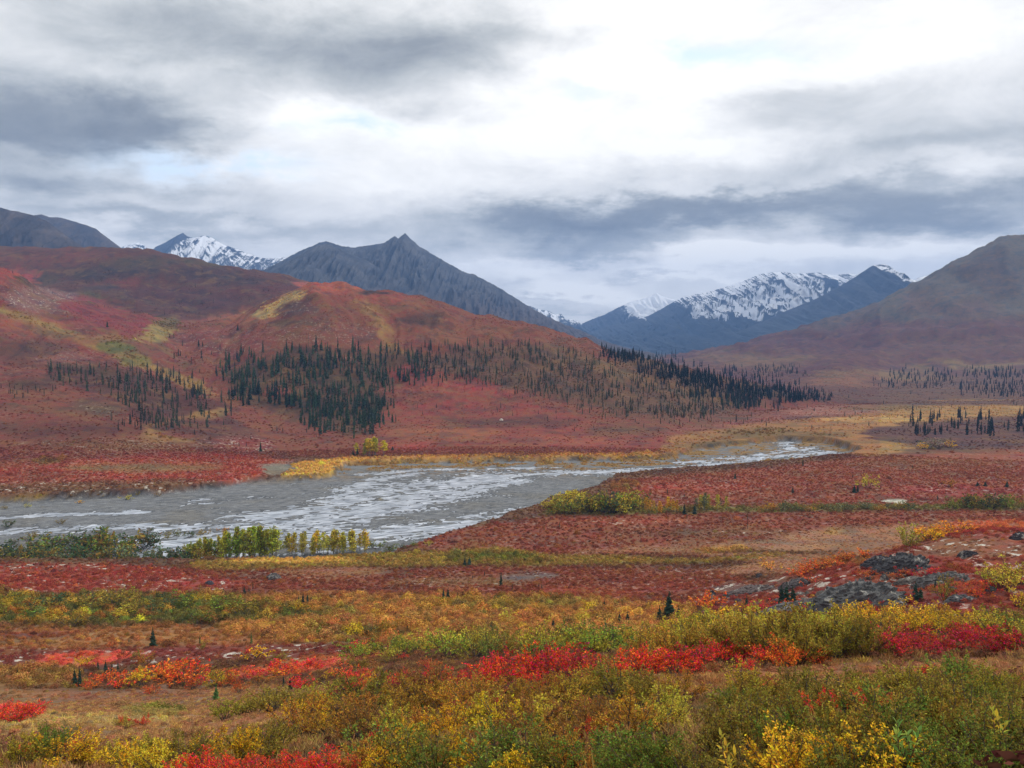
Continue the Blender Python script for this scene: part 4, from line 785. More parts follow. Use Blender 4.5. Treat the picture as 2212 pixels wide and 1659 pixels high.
shrub_set('shrub', 'willow_shrub', 'willow at the right edge on the shoulder', 'willows at the right edge', along([(2130, 1385), (2230, 1380)], 7, 14, (46, 70), (1, 1.4), (OL, GR, YG)) + [(2170, 1275, 50, 1.2, YG), (2205, 1262, 60, 1.1, YG), (2140, 1268, 34, 1.3, YG), (2195, 1310, 40, 1.2, (178, 150, 44)), (2040, 1300, 56, .8, OL)], MID)
shrub_set('shrub', 'willow_shrub', 'willow in the green band below the spruces', 'green band below the spruces', along([(960, 1420), (1060, 1412), (1180, 1408), (1300, 1408), (1400, 1400)], 24, 9, (40, 62), (1.1, 1.5), (GR, (110, 125, 45), YG, YG, OL)), MID)
shrub_set('shrub', 'willow_shrub', 'willow on the left of the green band', 'green patch left of the band', along([(770, 1424), (840, 1416), (920, 1408)], 10, 6, (28, 40), (1.2, 1.7), ((120, 130, 45), YG, GR)) + [(1040, 1412, 60, 1.1, OL)], MID)
shrub_set('shrub', 'willow_shrub', 'bushy willow on the left terrace below the red bank', 'willows on the left terrace', along([(0, 1318), (120, 1322), (260, 1316), (420, 1326), (560, 1322)], 22, 14, (22, 34), (1.3, 2.0), (GR, DG, OL, OL, (110, 110, 44))), FARS)
shrub_set('shrub', 'willow_shrub', 'round willow standing out of the ochre heath', 'lone willows in the ochre heath', [(550, 1425, 24, 1.6, GO), (1100, 1340, 20, 2.2, YG), (1040, 1330, 14, 1.8, GR), (285, 1330, 22, 1.9, YG), (1130, 1335, 16, 2, GO), (1010, 1402, 36, 1.4, GR), (680, 1300, 14, 1.8, YG), (590, 1430, 14, 1.7, OL), (745, 1438, 16, 1.6, OL)], FARS)
thick = along([(760, 1545), (900, 1540), (1050, 1530), (1200, 1525), (1330, 1520), (1480, 1515)], 24, 12, (54, 84), (1, 1.35), ((146, 118, 46), OC, OC, OL, (160, 124, 46), (128, 92, 48)))
shrub_set('shrub', 'willow_shrub', 'willow along the top of the foreground thicket', 'top of the foreground thicket', thick, NEAR)
shrub_set('shrub', 'willow_shrub', 'willow in the middle of the foreground thicket', 'middle of the foreground thicket', along([(620, 1592), (800, 1596), (950, 1590), (1120, 1590), (1300, 1590), (1480, 1585)], 24, 10, (66, 96), (1, 1.35), ((150, 122, 46), OC, YG, GO, OC, (128, 92, 48))), NEAR)
shrub_set('shrub', 'willow_shrub', 'willow along the bottom edge of the thicket', 'bottom of the foreground thicket', along([(760, 1690), (960, 1690), (1150, 1690), (1350, 1690), (1520, 1690)], 22, 12, (80, 130), (.95, 1.3), ((160, 128, 46), GO, GO, OC, OL, GR)), NEAR)
shrub_set('shrub', 'willow_shrub', 'willow in the upper right foreground thicket', 'upper right thicket', along([(1560, 1530), (1680, 1540), (1800, 1535), (1950, 1530), (2080, 1520), (2200, 1520)], 26, 12, (60, 100), (.95, 1.3), (OL, GR, OL, (140, 130, 46))), NEAR)
shrub_set('shrub', 'willow_shrub', 'willow in the lower right foreground thicket', 'lower right thicket', along([(1560, 1640), (1700, 1640), (1850, 1640), (2000, 1635), (2200, 1620)], 24, 18, (90, 140), (.95, 1.25), (OL, GR, (100, 104, 44), OL, (165, 140, 50))), NEAR)
shrub_set('shrub', 'willow_shrub', 'willow at the bottom right corner', 'bottom right corner', along([(1600, 1730), (1800, 1740), (2000, 1740), (2210, 1730)], 14, 10, (120, 170), (.9, 1.2), (OL, GR, (100, 104, 44), GO)), NEAR)
shrub_set('shrub', 'willow_shrub', 'willow on the heath at the lower left', 'willows on the lower left heath', along([(480, 1545), (600, 1530), (700, 1525)], 9, 7, (34, 52), (1.2, 1.7), (YG, OL, (150, 140, 50))) + along([(20, 1660), (200, 1668), (330, 1668), (640, 1640)], 14, 10, (46, 90), (1, 1.4), (OL, GO, (150, 136, 50), OL)) + [(300, 1680, 90, 1.1, GO), (350, 1685, 80, 1.1, (178, 160, 50)), (95, 1640, 80, .8, GR), (110, 1655, 96, .7, GR), (150, 1600, 30, 1.2, GG), (270, 1575, 24, 1.4, (150, 134, 60)), (420, 1600, 26, 1.5, BR)], NEAR)
mixed = []
for k in range(70):
    u = rng.uniform(120, 1780); v = rng.uniform(1395, 1500)
    mixed.append((u, v, rng.uniform(14, 30) * (.7 + .5 * (v - 1395) / 105), rng.uniform(1.2, 2.0), [OC, BR, OL, SC, (170, 84, 44), GO, (140, 96, 48), (120, 60, 44)][int(rng.integers(8))]))
shrub_set('shrub', 'birch_shrub', 'low shrub scattered over the slope between the red rows', 'low shrubs scattered over the slope', mixed, MID)
# riverside willows
shrub_set('shrub', 'riverside_willow', 'willow on the gravel at the near river edge', 'dark willows by the river', [(-8, 1212, 40, 1.4, DG), (14, 1216, 34, 1.5, OL), (34, 1210, 44, 1.3, DG), (52, 1216, 30, 1.5, GR)] + along([(0, 1216, .8), (60, 1210, .8), (150, 1204, 1), (260, 1200, 1.1), (310, 1198, 1)], 20, 8, (30, 50), (1.0, 1.5), (DG, DG, GR, OL)), FARS, skip=247.0)
shrub_set('shrub', 'riverside_willow', 'willow between the terrace edge and the river', 'grey willows under the terrace edge', along([(20, 1222), (120, 1222), (220, 1222), (300, 1223), (380, 1222), (470, 1216)], 30, 4, (26, 44), (1.0, 1.4), (GG, DG, (76, 88, 60), OL)), FARS, skip=247.0)
shrub_set('shrub', 'riverside_willow', 'small willow on a river gravel island', 'willows on the gravel islands', [(15, 1138, 16, 1.5, DG), (70, 1165, 18, 1.4, OL), (110, 1170, 22, 1.3, DG), (30, 1176, 12, 1.6, DG), (362, 1163, 14, 1.2, OL), (385, 1160, 16, 1.3, (84, 92, 64)), (410, 1160, 14, 1.4, DG), (440, 1157, 14, 1.6, OL), (480, 1153, 14, 1.4, OC), (130, 1132, 10, 1.6, OL), (10, 1100, 8, 1.6, OL), (60, 1096, 8, 1.5, YG), (270, 1080, 10, 1.8, YG), (170, 1088, 7, 1.5, GO), (340, 1073, 9, 1.3, OL), (298, 1070, 8, 1.2, OL)], FARS, skip=247.0)
shrub_set('shrub', 'riverside_willow', 'willow in the thicket where the channel meets the river', 'thicket at the channel mouth', along([(1185, 1108, .6), (1230, 1104, .8), (1290, 1104, 1.1), (1340, 1104, 1.1), (1385, 1102, .9)], 22, 4, (30, 42), (.9, 1.3), (GR, DG, GR, OL, YG)), FARS)
shrub_set('shrub', 'riverside_willow', 'low willow in the yellow patch at the channel mouth', 'yellow patch at the channel mouth', along([(1185, 1100), (1210, 1090), (1250, 1082)], 9, 4, (18, 26), (1.3, 1.8), (YG, (170, 150, 48))), FARS)
shrub_set('shrub', 'riverside_willow', 'willow in the line along the far channel', 'willows along the far channel', along([(1640, 1104), (1720, 1102), (1800, 1102), (1880, 1100), (1960, 1100)], 18, 2, (12, 20), (1.2, 1.8), (GG, OL, DG, OC)), FARS)
shrub_set('shrub', 'riverside_willow', 'willow near the right edge of the far channel', 'willows right end of the far channel', along([(2050, 1102), (2120, 1098), (2215, 1096)], 11, 3, (24, 34), (1.0, 1.4), (GR, DG, OL)) + [(1875, 1055, 30, 1.1, YG), (2048, 1052, 18, 1.4, OC), (1960, 1178, 46, .8, (150, 150, 66)), (1972, 1182, 30, 1.2, OL), (2010, 968, 20, 1.6, (120, 108, 92)), (2030, 970, 22, 1.5, (128, 112, 100)), (2050, 968, 16, 1.2, GO), (1995, 970, 14, 1.4, GO)], FARS)
shrub_set('shrub', 'riverside_willow', 'willow on the beach right of the aspens', 'willows on the beach', [(850, 1190, 14, 1.4, GR), (832, 1192, 18, 1.3, GG), (870, 1185, 10, 1.4, DG), (895, 1180, 10, 1.5, GR), (815, 1186, 20, 1.3, GR), (925, 1178, 10, 1.8, YG)], FARS)
# aspens
shrub_set('tree', 'aspen_tree', 'aspen in the row along the near river bank', 'aspens along the river', along([(470, 1212, .9), (520, 1210, 1.1), (600, 1208, 1.2)], 40, 3, (52, 74), (.95, 1.3), ((140, 148, 50), (120, 138, 48), (150, 150, 50))) + along([(400, 1212, .8), (460, 1212, .9)], 20, 3, (46, 64), (1.0, 1.4), ((140, 142, 50), (110, 128, 50))), ASP, 'tree', skip=247.0)
shrub_set('tree', 'aspen_tree', 'slender aspen at the right end of the bank row', 'slender aspens on the right of the row', along([(625, 1202), (680, 1199), (720, 1197), (760, 1195), (790, 1194)], 36, 3, (42, 62), (.9, 1.3), ((165, 158, 60), (150, 148, 60), (185, 158, 50))), ASP, 'tree', skip=247.0)
shrub_set('tree', 'aspen_tree', 'yellow aspen in the clump on the far river bank', 'aspen clump on the far bank', along([(772, 984, .8), (800, 984, 1.2), (835, 984, .8)], 11, 2, (30, 40), (1.2, 1.6), ((150, 150, 48), (175, 155, 42), (120, 128, 48))), ASP, 'tree')
shrub_set('tree', 'aspen_tree', 'aspen in the golden stand beside the channel thicket', 'golden aspens by the channel', along([(1400, 1108), (1470, 1108)], 9, 2, (28, 38), (1.2, 1.6), (GO, (176, 140, 50))) + along([(1500, 1106), (1570, 1102)], 9, 2, (30, 44), (1.1, 1.5), (GR, GG, YG)), ASP, 'tree')
print('shrubs', flush=True)

# ------------------------------------------------------------------ spruces
def spruce(u, v, hd, label, wf=1.0, c=(40, 54, 44), dead=False, group=None):
    s = site(u, v)
    if s: plant('spruce_tree', (SPD if dead or wf < .65 else SPW)[int(rng.integers(2 if dead or wf < .65 else 4))], s, hd * s[1] / F, (wf if wf > .65 else wf * 2) * rng.uniform(.9, 1.15), tint(c), label, 'tree', group, ('trunk', 'crown'), .01)
LONE = [
    (1004, 1222, 20, 'left spruce of the squat pair on the yellow green band'), (1014, 1222, 22, 'right spruce of the squat pair on the yellow green band'), (1082, 1271, 36, 'lone pointed spruce on the red flat in the middle'),
    (958, 1297, 28, 'left spruce of the dark twins at the edge of the ochre heath'), (968, 1297, 30, 'right spruce of the dark twins at the edge of the ochre heath'), (1446, 1345, 70, 'biggest dark spruce in front of the red flat', 1.7), (1425, 1345, 40, 'shorter spruce left of the biggest dark spruce', 1.3), (1466, 1345, 40, 'shorter spruce right of the biggest dark spruce', 1.3),
    (1338, 1350, 30, 'leftmost spruce of the small dark trio', 1.3), (1356, 1350, 30, 'middle spruce of the small dark trio', 1.3), (1382, 1347, 20, 'rightmost and shortest spruce of the small dark trio', 1.2), (1195, 1362, 28, 'broad dark spruce left of the small trio', 1.4), (1062, 1368, 28, 'dark spruce above the round olive willow', 1.2),
    (1308, 1372, 36, 'pale green spruce in the green band', 1.2, (66, 84, 56)), (1688, 1312, 52, 'left spruce of the dark trio below the knoll rocks', 1.3), (1698, 1312, 58, 'tallest middle spruce of the dark trio below the knoll rocks', 1.3), (1712, 1310, 48, 'right spruce of the dark trio below the knoll rocks', 1.2),
    (1612, 1318, 34, 'thin dark spruce beside the slanting slab', .8), (1735, 1316, 20, 'small spruce on the slab behind the pale willows', 1), (1978, 1296, 42, 'bare thin spruce beside the olive willow on the knoll', .9), (1988, 1296, 30, 'short dark spruce beside the olive willow on the knoll', 1.3),
    (330, 1398, 45, 'tallest lone spruce on the brown left slope', 1.2), (432, 1392, 22, 'thin pale spruce on the brown left slope', .8, (96, 88, 52)), (543, 1390, 26, 'thin green spruce right of the tallest lone spruce', .9, (80, 84, 50)), (279, 1390, 16, 'faint small spruce left of the tallest lone spruce', .8, (96, 88, 52)),
    (162, 1482, 44, 'left half of the dark twin spruces by the orange patch', .7), (173, 1482, 46, 'right half of the dark twin spruces by the orange patch', .7), (38, 1466, 26, 'thin dark spruce at the left edge of the slope', .8), (212, 1448, 24, 'leftmost of the bare spruces above the orange patch', .7), (228, 1452, 28, 'second of the bare spruces above the orange patch', .8), (242, 1450, 20, 'third of the bare spruces above the orange patch', .7), (255, 1446, 20, 'rightmost of the bare spruces above the orange patch', .7),
    (613, 1482, 26, 'left dark spruce of the three by the heath edge', .8), (627, 1490, 36, 'tallest dark spruce of the three by the heath edge', .8), (634, 1484, 24, 'right dark spruce of the three by the heath edge', .8), (467, 1512, 38, 'bright green young spruce at the edge of the heath', 1.0, (70, 92, 48)), (912, 1580, 62, 'small green spruce inside the foreground thicket', 1.2, (66, 88, 46)),
    (483, 1286, 18, 'dark spruce at the left end of the red flat'), (528, 1283, 18, 'left spruce of the dim pair on the red flat', .9), (538, 1283, 18, 'right spruce of the dim pair on the red flat', .9), (645, 1304, 20, 'left spruce of the tight cluster in the ochre heath', .9), (655, 1304, 25, 'middle spruce of the tight cluster in the ochre heath', .9), (664, 1304, 24, 'taller right spruce of the tight cluster in the ochre heath', .9), (672, 1303, 17, 'shortest spruce of the tight cluster in the ochre heath', .9),
    (563, 975, 23, 'lone dark spruce on the far left bank above the river', 1.0), (1588, 1034, 14, 'small dark spruce on the far red terrace', 1.5), (1845, 1064, 18, 'left dark spruce by the yellow bush on the far terrace', 1.3), (1853, 1064, 18, 'right dark spruce by the yellow bush on the far terrace', 1.3),
    (2112, 1050, 10, 'left dark shrub-like spruce far right on the terrace', 2.2), (2128, 1050, 12, 'right dark shrub-like spruce far right on the terrace', 2.2), (2175, 1052, 15, 'spruce beside the yellow bank at the right edge', 1.2), (1478, 1112, 26, 'left dark spruce in front of the golden aspens', 1.2), (1500, 1110, 22, 'right dark spruce in front of the golden aspens', 1.2),
    (1443, 1136, 24, 'bare thin spruce on the red hump near the channel', .5), (1615, 1142, 36, 'tallest bare thin spruce on the red hump', .4), (1384, 1172, 18, 'thin bare spruce low on the red hump', .5), (1310, 1168, 16, 'faint bare spruce low on the red hump', .5), (988, 1304, 30, 'bare spruce right of the dark twins', .5, (70, 62, 52), True),
    (772, 984, 18, 'short spruce left of the far bank aspen clump', 1.2), (763, 984, 14, 'shorter spruce at the left foot of the far bank aspen clump', 1.3), (848, 972, 9, 'tiny spruce right of the far bank aspen clump', 1.6), (880, 1366, 18, 'dark spruce beside the left green patch', 1.2), (825, 1412, 24, 'dark spruce on the left green patch', 1.2), (2020, 1275, 24, 'small spruce behind the knoll bushes', 1),
    (695 * .3335, 378 + 985 * .3335, 14, 'lone spruce on the crimson slope of the left hill', 1.1), (1540 * .3335, 378 + 1005 * .3335, 14, 'lone spruce on the left shoulder of the middle hill', 1.2), (954 * .3335, 378 + 1243 * .3335, 12, 'small spruce standing in the yellow stripe', 1.3),
]
for e in LONE: spruce(*e[:4], *(e[4:]))
FORESTS = [
    ([(1350, 1045), (1900, 1000), (2212, 985), (2212, 1085), (1400, 1085)], 14, (8, 16), (50, 56, 46), 1.2, .2, 'dotted over the far red terrace'),
    ([(1000, 1150), (1300, 1120), (2100, 1110), (2100, 1130), (1500, 1200), (1000, 1185)], 14, (9, 22), (60, 60, 50), .8, .6, 'dotted over the red hump'),
    ([(200, 1245), (1500, 1235), (1550, 1290), (700, 1285), (100, 1278)], 12, (9, 18), (50, 56, 46), 1.1, .3, 'dotted over the near red flat'),
    ([(700, 1310), (1420, 1310), (1420, 1375), (800, 1385)], 12, (12, 24), (44, 54, 44), 1.2, .2, 'dotted over the ochre heath'),
    ([(600, 758), (960, 765), (970, 830), (880, 830), (640, 805)], 110, (14, 30), (46, 54, 48), .85, .15, 'between the dark stand and the thin grey stand'),
    ([(300, 805), (480, 800), (520, 850), (470, 865)], 34, (12, 26), (46, 54, 48), .85, .15, 'between the left stand and the dark stand'),  # (outline, count, height range, colour, width, dead share, place)
    ([(470, 800), (560, 770), (650, 750), (760, 762), (900, 780), (930, 800), (880, 835), (820, 835), (840, 880), (850, 905), (760, 935), (690, 925), (640, 890), (600, 850), (520, 860)], 560, (15, 36), (52, 66, 50), .95, .06, 'in the dark stand on the left flank of the middle hill'),
    ([(640, 880), (760, 870), (845, 880), (850, 912), (740, 950), (660, 920)], 100, (20, 40), (46, 60, 46), 1.05, 0, 'at the foot of the dark stand by the yellow creek'),
    ([(500, 845), (620, 850), (640, 880), (560, 880)], 40, (26, 42), (36, 50, 42), 1.0, 0, 'among the yellow creek shrubs'),
    ([(95, 800), (150, 790), (180, 805), (300, 806), (400, 838), (470, 860), (500, 895), (330, 930), (280, 890), (230, 850), (180, 830), (95, 822)], 330, (13, 34), (54, 62, 50), .8, .25, 'in the left stand on the front left hill'),
    ([(240, 900), (330, 900), (320, 930), (260, 930)], 26, (18, 30), (48, 52, 46), .8, .3, 'low on the front left hill'),
    ([(360, 730), (430, 740), (560, 780), (480, 800), (400, 790)], 30, (10, 20), (46, 54, 48), .9, .2, 'scattered on the left flank of the middle hill'),
    ([(860, 770), (960, 745), (1150, 740), (1300, 790), (1450, 845), (1600, 880), (1560, 905), (1430, 905), (1300, 890), (1150, 850), (980, 815), (920, 800)], 1250, (11, 23), (60, 64, 52), .8, .35, 'in the thin grey stand on the long right slope'),
    ([(1300, 870), (1500, 890), (1700, 895), (1600, 920), (1400, 925)], 110, (9, 18), (70, 64, 54), .8, .4, 'scattered at the foot of the long right slope'),
    ([(1295, 748), (1400, 780), (1500, 806), (1600, 832), (1720, 852), (1800, 868), (1700, 870), (1560, 850), (1420, 806), (1330, 772)], 1000, (11, 21), (28, 38, 40), 1.0, 0, 'in the black stand along the falling right ridge'),
    ([(1560, 850), (1700, 868), (1660, 890), (1560, 880), (1480, 850)], 160, (15, 26), (44, 52, 46), .9, .1, 'below the black stand near its lower end'),
    ([(900, 850), (1300, 900), (1430, 930), (1300, 940), (1000, 900), (880, 890)], 46, (7, 14), (66, 58, 54), .8, .4, 'dotted over the red apron of the middle hill'),
    ([(1950, 905), (2050, 915), (2120, 905), (2260, 895), (2260, 940), (2100, 942), (1960, 938)], 130, (16, 36), (34, 42, 42), 1.0, .1, 'on the purple mound beyond the right river bend'),
    ([(1560, 806), (1680, 790), (1760, 790), (1640, 815)], 140, (7, 13), (34, 42, 44), .9, 0, 'on the lower left of the right fan'),
    ([(1880, 822), (2000, 806), (2120, 800), (2240, 795), (2240, 815), (2100, 828), (1960, 838), (1900, 840)], 320, (8, 15), (30, 38, 38), .9, 0, 'in the strip of forest on the right fan'),
    ([(2060, 835), (2240, 825), (2240, 860), (2120, 858)], 170, (9, 16), (30, 38, 38), .9, 0, 'in the lower forest at the right edge'),
    ([(1700, 880), (2200, 850), (2200, 900), (1900, 930), (1700, 920)], 60, (6, 12), (52, 54, 50), .9, .1, 'dotted over the far yellow flats'),
    ([(0, 590), (640, 640), (500, 700), (300, 690), (100, 640)], 34, (5, 9), (60, 54, 50), .9, .1, 'dotted over the back red hills'),
    ([(0, 840), (100, 835), (60, 860), (0, 860)], 22, (9, 16), (50, 52, 48), .8, .3, 'in the small stand at the left edge'),
    ([(400, 930), (720, 930), (820, 960), (560, 965)], 16, (8, 14), (54, 52, 48), .9, .2, 'dotted over the red flat left of the aspen clump'),
]
cand = []
for poly, n, hr, c, wf, dead, place in FORESTS:
    p = np.array(poly, float); got = 0; tries = 0; dens = []
    while got < n and tries < n * 40:
        tries += 1; u = rng.uniform(p[:, 0].min(), p[:, 0].max()); v = rng.uniform(p[:, 1].min(), p[:, 1].max())
        if poly_sd(poly, np.array([u]), np.array([v]))[0] < rng.normal(0, 10) - 4: continue
        k = fbm(np.array([u / 55]), np.array([v / 26]), 2, 91)[0]
        if rng.uniform() > .5 + 1.4 * k + .25: continue
        s = site(u, v)
        if s is None or s[1] > 3000: continue
        got += 1; hd = rng.uniform(*hr) * (1 - .45 * rng.uniform() ** 2); cand.append((hd, s, c, wf, rng.uniform() < dead, place))
cand.sort(key=lambda e: -e[0] * (1.0 if not e[4] else .8))
NIND = max(0, 285 - len(LONE))
for hd, s, c, wf, dd_, place in cand[:NIND]:
    kind_ = 'thin grey' if dd_ else ('tall dark' if hd > 34 else 'dark')
    plant('spruce_tree', (SPD if dd_ else SPR)[int(rng.integers(2 if dd_ else 6))], s, hd * s[1] / F, wf * rng.uniform(.85, 1.2), tint((84, 80, 66) if dd_ else c, .15), f'{kind_} spruce {place}', 'tree', f'{kind_} spruces {place}', ('trunk', 'crown'), .01)
rest = cand[NIND:]
print('spruces', len(cand), flush=True)

# ------------------------------------------------------------------ scattered stuff: instances on points
def protos_coll(name, meshes):
    co = bpy.data.collections.new(name)
    for k, m_ in enumerate(meshes): co.objects.link(bpy.data.objects.new(f'{name}_{k:02d}', m_))
    return co
def scatter(name, coll, Pp, rot, scl, idx, col, label):
    me = bpy.data.meshes.new(name); me.vertices.add(len(Pp)); me.vertices.foreach_set('co', np.asarray(Pp, np.float32).ravel())
    attr(me, 'rot', 'FLOAT_VECTOR', rot); attr(me, 'scl', 'FLOAT_VECTOR', scl); attr(me, 'idx', 'INT', idx); attr(me, 'col', 'FLOAT_COLOR', col)
    o = link(name, me, None, None, kind='stuff', label=label)
    ng = bpy.data.node_groups.new(name, 'GeometryNodeTree'); ng.interface.new_socket('Geometry', in_out='INPUT', socket_type='NodeSocketGeometry'); ng.interface.new_socket('Geometry', in_out='OUTPUT', socket_type='NodeSocketGeometry')
    N = ng.nodes; gi = N.new('NodeGroupInput'); go = N.new('NodeGroupOutput'); ip = N.new('GeometryNodeInstanceOnPoints'); ci = N.new('GeometryNodeCollectionInfo')
    ci.inputs['Collection'].default_value = coll; ci.inputs['Separate Children'].default_value = True; ci.inputs['Reset Children'].default_value = True
    def na(nm, ty): q = N.new('GeometryNodeInputNamedAttribute'); q.data_type = ty; q.inputs['Name'].default_value = nm; return q.outputs['Attribute']
    ng.links.new(gi.outputs[0], ip.inputs['Points']); ng.links.new(ci.outputs[0], ip.inputs['Instance']); ip.inputs['Pick Instance'].default_value = True
    ng.links.new(na('idx', 'INT'), ip.inputs['Instance Index']); e2r = N.new('FunctionNodeEulerToRotation'); ng.links.new(na('rot', 'FLOAT_VECTOR'), e2r.inputs[0]); ng.links.new(e2r.outputs[0], ip.inputs['Rotation'])
    ng.links.new(na('scl', 'FLOAT_VECTOR'), ip.inputs['Scale']); ng.links.new(ip.outputs[0], go.inputs[0])
    md = o.modifiers.new('scatter', 'NODES'); md.node_group = ng; return o
# forest mass
tm = []
for k in range(5):
    a, b = SPR[k] if k < 4 else SPD[0]
    V1 = np.empty(len(b.vertices) * 3, np.float32); b.vertices.foreach_get('co', V1); V1 = V1.reshape(-1, 3)
    m_ = mesh_np('tree', V1, np.arange(len(V1)).reshape(-1, 4), False); m_.materials.append(M_needle_i); tm.append(m_)
if rest:
    n = len(rest); hh = np.array([e[0] * e[1][1] / F for e in rest]); ww = hh * np.array([e[3] for e in rest]) * rng.uniform(.85, 1.25, n)
    col = np.array([np.array(tint((84, 80, 66) if e[4] else e[2], .18)) for e in rest])
    scatter('spruce_forest', protos_coll('forest_trees', tm), np.array([e[1][:3] for e in rest]), np.stack([np.zeros(n), np.zeros(n), rng.uniform(0, 6.28, n)], 1), np.stack([ww, ww, hh], 1), np.array([4 if e[4] else int(rng.integers(4)) for e in rest]), col, 'scattered spruce forest on the middle hill and the right fan')
# heath: dwarf shrubs, sedge and moss mounds
cl_hi = [clump_proto(300 + k, 380, .095) for k in range(4)]; cl_lo = [clump_proto(320 + k, 90, .20) for k in range(4)]; gr_p = [grass_proto(340 + k) for k in range(3)]; cl_mo = [clump_proto(360 + k, 620, .072, .5) for k in range(4)]
for m_ in cl_hi + cl_lo + gr_p + cl_mo: m_.materials.append(M_inst)
coll = protos_coll('heath_parts', cl_hi + cl_lo + gr_p + cl_mo)
allP, allS, allI, allC = [], [], [], []
for (r0, r1, dens, s0, s1, kind_) in [(2.5, 30, 4.0, .22, .55, 'hi'), (2.5, 30, 6.0, .35, .8, 'grass'), (25, 90, 3.2, .4, .9, 'hi'), (25, 90, 3.0, .5, .9, 'grass'), (90, 250, .85, .6, 1.4, 'hi'), (60, 300, .10, 1.4, 3.4, 'mound'), (3, 40, .5, .8, 1.8, 'mound'), (300, 560, .04, 1.6, 4.0, 'mound'), (230, 520, .48, .7, 1.5, 'lo'), (480, 1100, .07, 1.0, 2.3, 'lo'), (1100, 1650, .02, 1.5, 3.0, 'lo')]:
    A = R(116) if r1 <= 90 else R(74); n = int(dens * .5 * A * (r1 * r1 - r0 * r0)); r = np.sqrt(rng.uniform(r0 * r0, r1 * r1, n)); t = rng.uniform(-A / 2, A / 2, n); x = r * np.sin(t); y = r * np.cos(t); z = grid_z(x, y)
    u, v = project(x / y, z / y)
    i = np.clip(np.searchsorted(th, t), 0, NT_ - 1); j = np.clip(np.searchsorted(rr, r), 0, NR - 1)
    keep = ((rsd[i, j] < -1.0) | ((yb[i, j, 0] > .6) & (rng.uniform(size=n) < .6))) & (u > -2400) & (u < 4600) & (v < 2400)
    if kind_ == 'mound' and r1 <= 40: keep &= (u < -60) | (u > 2280) | (v > 1800)
    keep &= rng.uniform(size=n) > .75 * glich[i, j]
    if r0 >= 480: keep &= rng.uniform(size=n) < np.clip(.45 + 1.5 * fbm(x / 45, y / 45, 3, 95), .05, 1)
    x, y, z, u, v, r = [q[keep] for q in (x, y, z, u, v, r)]; n = len(x)
    c, li_, hf = cover(u + rng.normal(0, 5, n), np.minimum(v, 1790) + rng.normal(0, 1.5, n), x, y)
    inb = (rsd[i[keep], j[keep]] > -1.0)[:, None]; c = np.where(inb, landcol((170, 128, 54)), c)
    if kind_ == 'grass':
        k2 = (rng.uniform(size=n) < np.clip(1.45 - hf, .1, 1)) ; x, y, z, c, hf = [q[k2] for q in (x, y, z, c, hf)]; n = len(x)
        c = c * .55 + lin((176, 140, 84)) * .45
    if kind_ == 'mound':
        k2 = rng.uniform(size=n) < (1.0 if r1 <= 40 else np.clip((hf - 1.0) * 1.3, .10, 1)); x, y, z, c, hf = [q[k2] for q in (x, y, z, c, hf)]; n = len(x)
        pal = np.array([lin(q) for q in ((176, 140, 44), (128, 118, 46), (92, 100, 48), (184, 118, 46), (150, 84, 46), (84, 88, 50), (200, 158, 42))]); tall_ = np.clip(hf - 1.0, 0, 1)[:, None]
        c = c * (1 - .55 * tall_) + pal[rng.integers(0, len(pal), n)] * .55 * tall_
    s = rng.uniform(s0, s1, n) * np.clip(hf, .35, 1.3); hs_ = s * np.clip(hf, .45, 1.25) * rng.uniform(.6, 1.0, n)
    lum = c.mean(1, keepdims=True); jit = 1 + rng.normal(0, 1, (n, 1)) * np.where(r[:n] > 450, .11, .2).reshape(-1, 1) if kind_ == 'lo' else 1 + rng.normal(0, .20, (n, 1)); c = c * jit * (1 + rng.normal(0, .08, (n, 3))) * 1.5
    odd = rng.uniform(size=n); far_k = 1.0
    c = np.where((odd < .07)[:, None], c * [1.25, 1.6, .9], c); c = np.where((odd > .93)[:, None], c * [.55, .6, .75], c)
    if kind_ != 'grass': c = np.where(((odd > .84) & (odd < .90))[:, None], c * .6 + lin((176, 120, 46)) * .4, c)
    allP.append(np.stack([x, y, z - .03 * s], 1)); allS.append(np.stack([s, s, hs_], 1)); allC.append(np.clip(c, .004, .9))
    allI.append({'hi': rng.integers(0, 4, n), 'lo': rng.integers(4, 8, n), 'grass': rng.integers(8, 11, n), 'mound': rng.integers(11, 15, n)}[kind_])
P_ = np.concatenate(allP); S_ = np.concatenate(allS); I_ = np.concatenate(allI); C_ = rgba(np.concatenate(allC)); n = len(P_)
scatter('heath', coll, P_, np.stack([rng.normal(0, .1, n), rng.normal(0, .1, n), rng.uniform(0, 6.28, n)], 1), S_, I_, C_, 'red, ochre and olive dwarf shrubs, sedge and moss covering the ground')
print('heath', n, flush=True)

# ------------------------------------------------------------------ rocks
M_rock, t, out = new_mat('lichen_rock')
tc_ = t.new('ShaderNodeTexCoord').outputs['Object']; pos = t.new('ShaderNodeNewGeometry').outputs['Position']
n1 = t.noise(pos, .55, 6, .7); n2 = t.noise(pos, 1.6, 6, .75); oc = t.new('ShaderNodeObjectInfo').outputs['Color']
c = t.mix(1.0, oc, t.ramp(n2, [(.25, (.45, .45, .46)), (.5, (1, 1, 1)), (.75, (1.7, 1.68, 1.6))]), 'MULTIPLY')
c = t.mix(t.math('MULTIPLY', t.maprange(n1, .56, .62), t.maprange(n2, .42, .55)), c, (.42, .40, .35))
bs = t.new('ShaderNodeBsdfPrincipled'); t.put(bs.inputs['Base Color'], c); bs.inputs['Roughness'].default_value = .92
bp = t.new('ShaderNodeBump'); bp.inputs['Distance'].default_value = .5; bp.inputs['Strength'].default_value = .9; t.put(bp.inputs['Height'], n2); t.link(bp.outputs[0], bs.inputs['Normal']); t.link(bs.outputs[0], out.inputs[0])
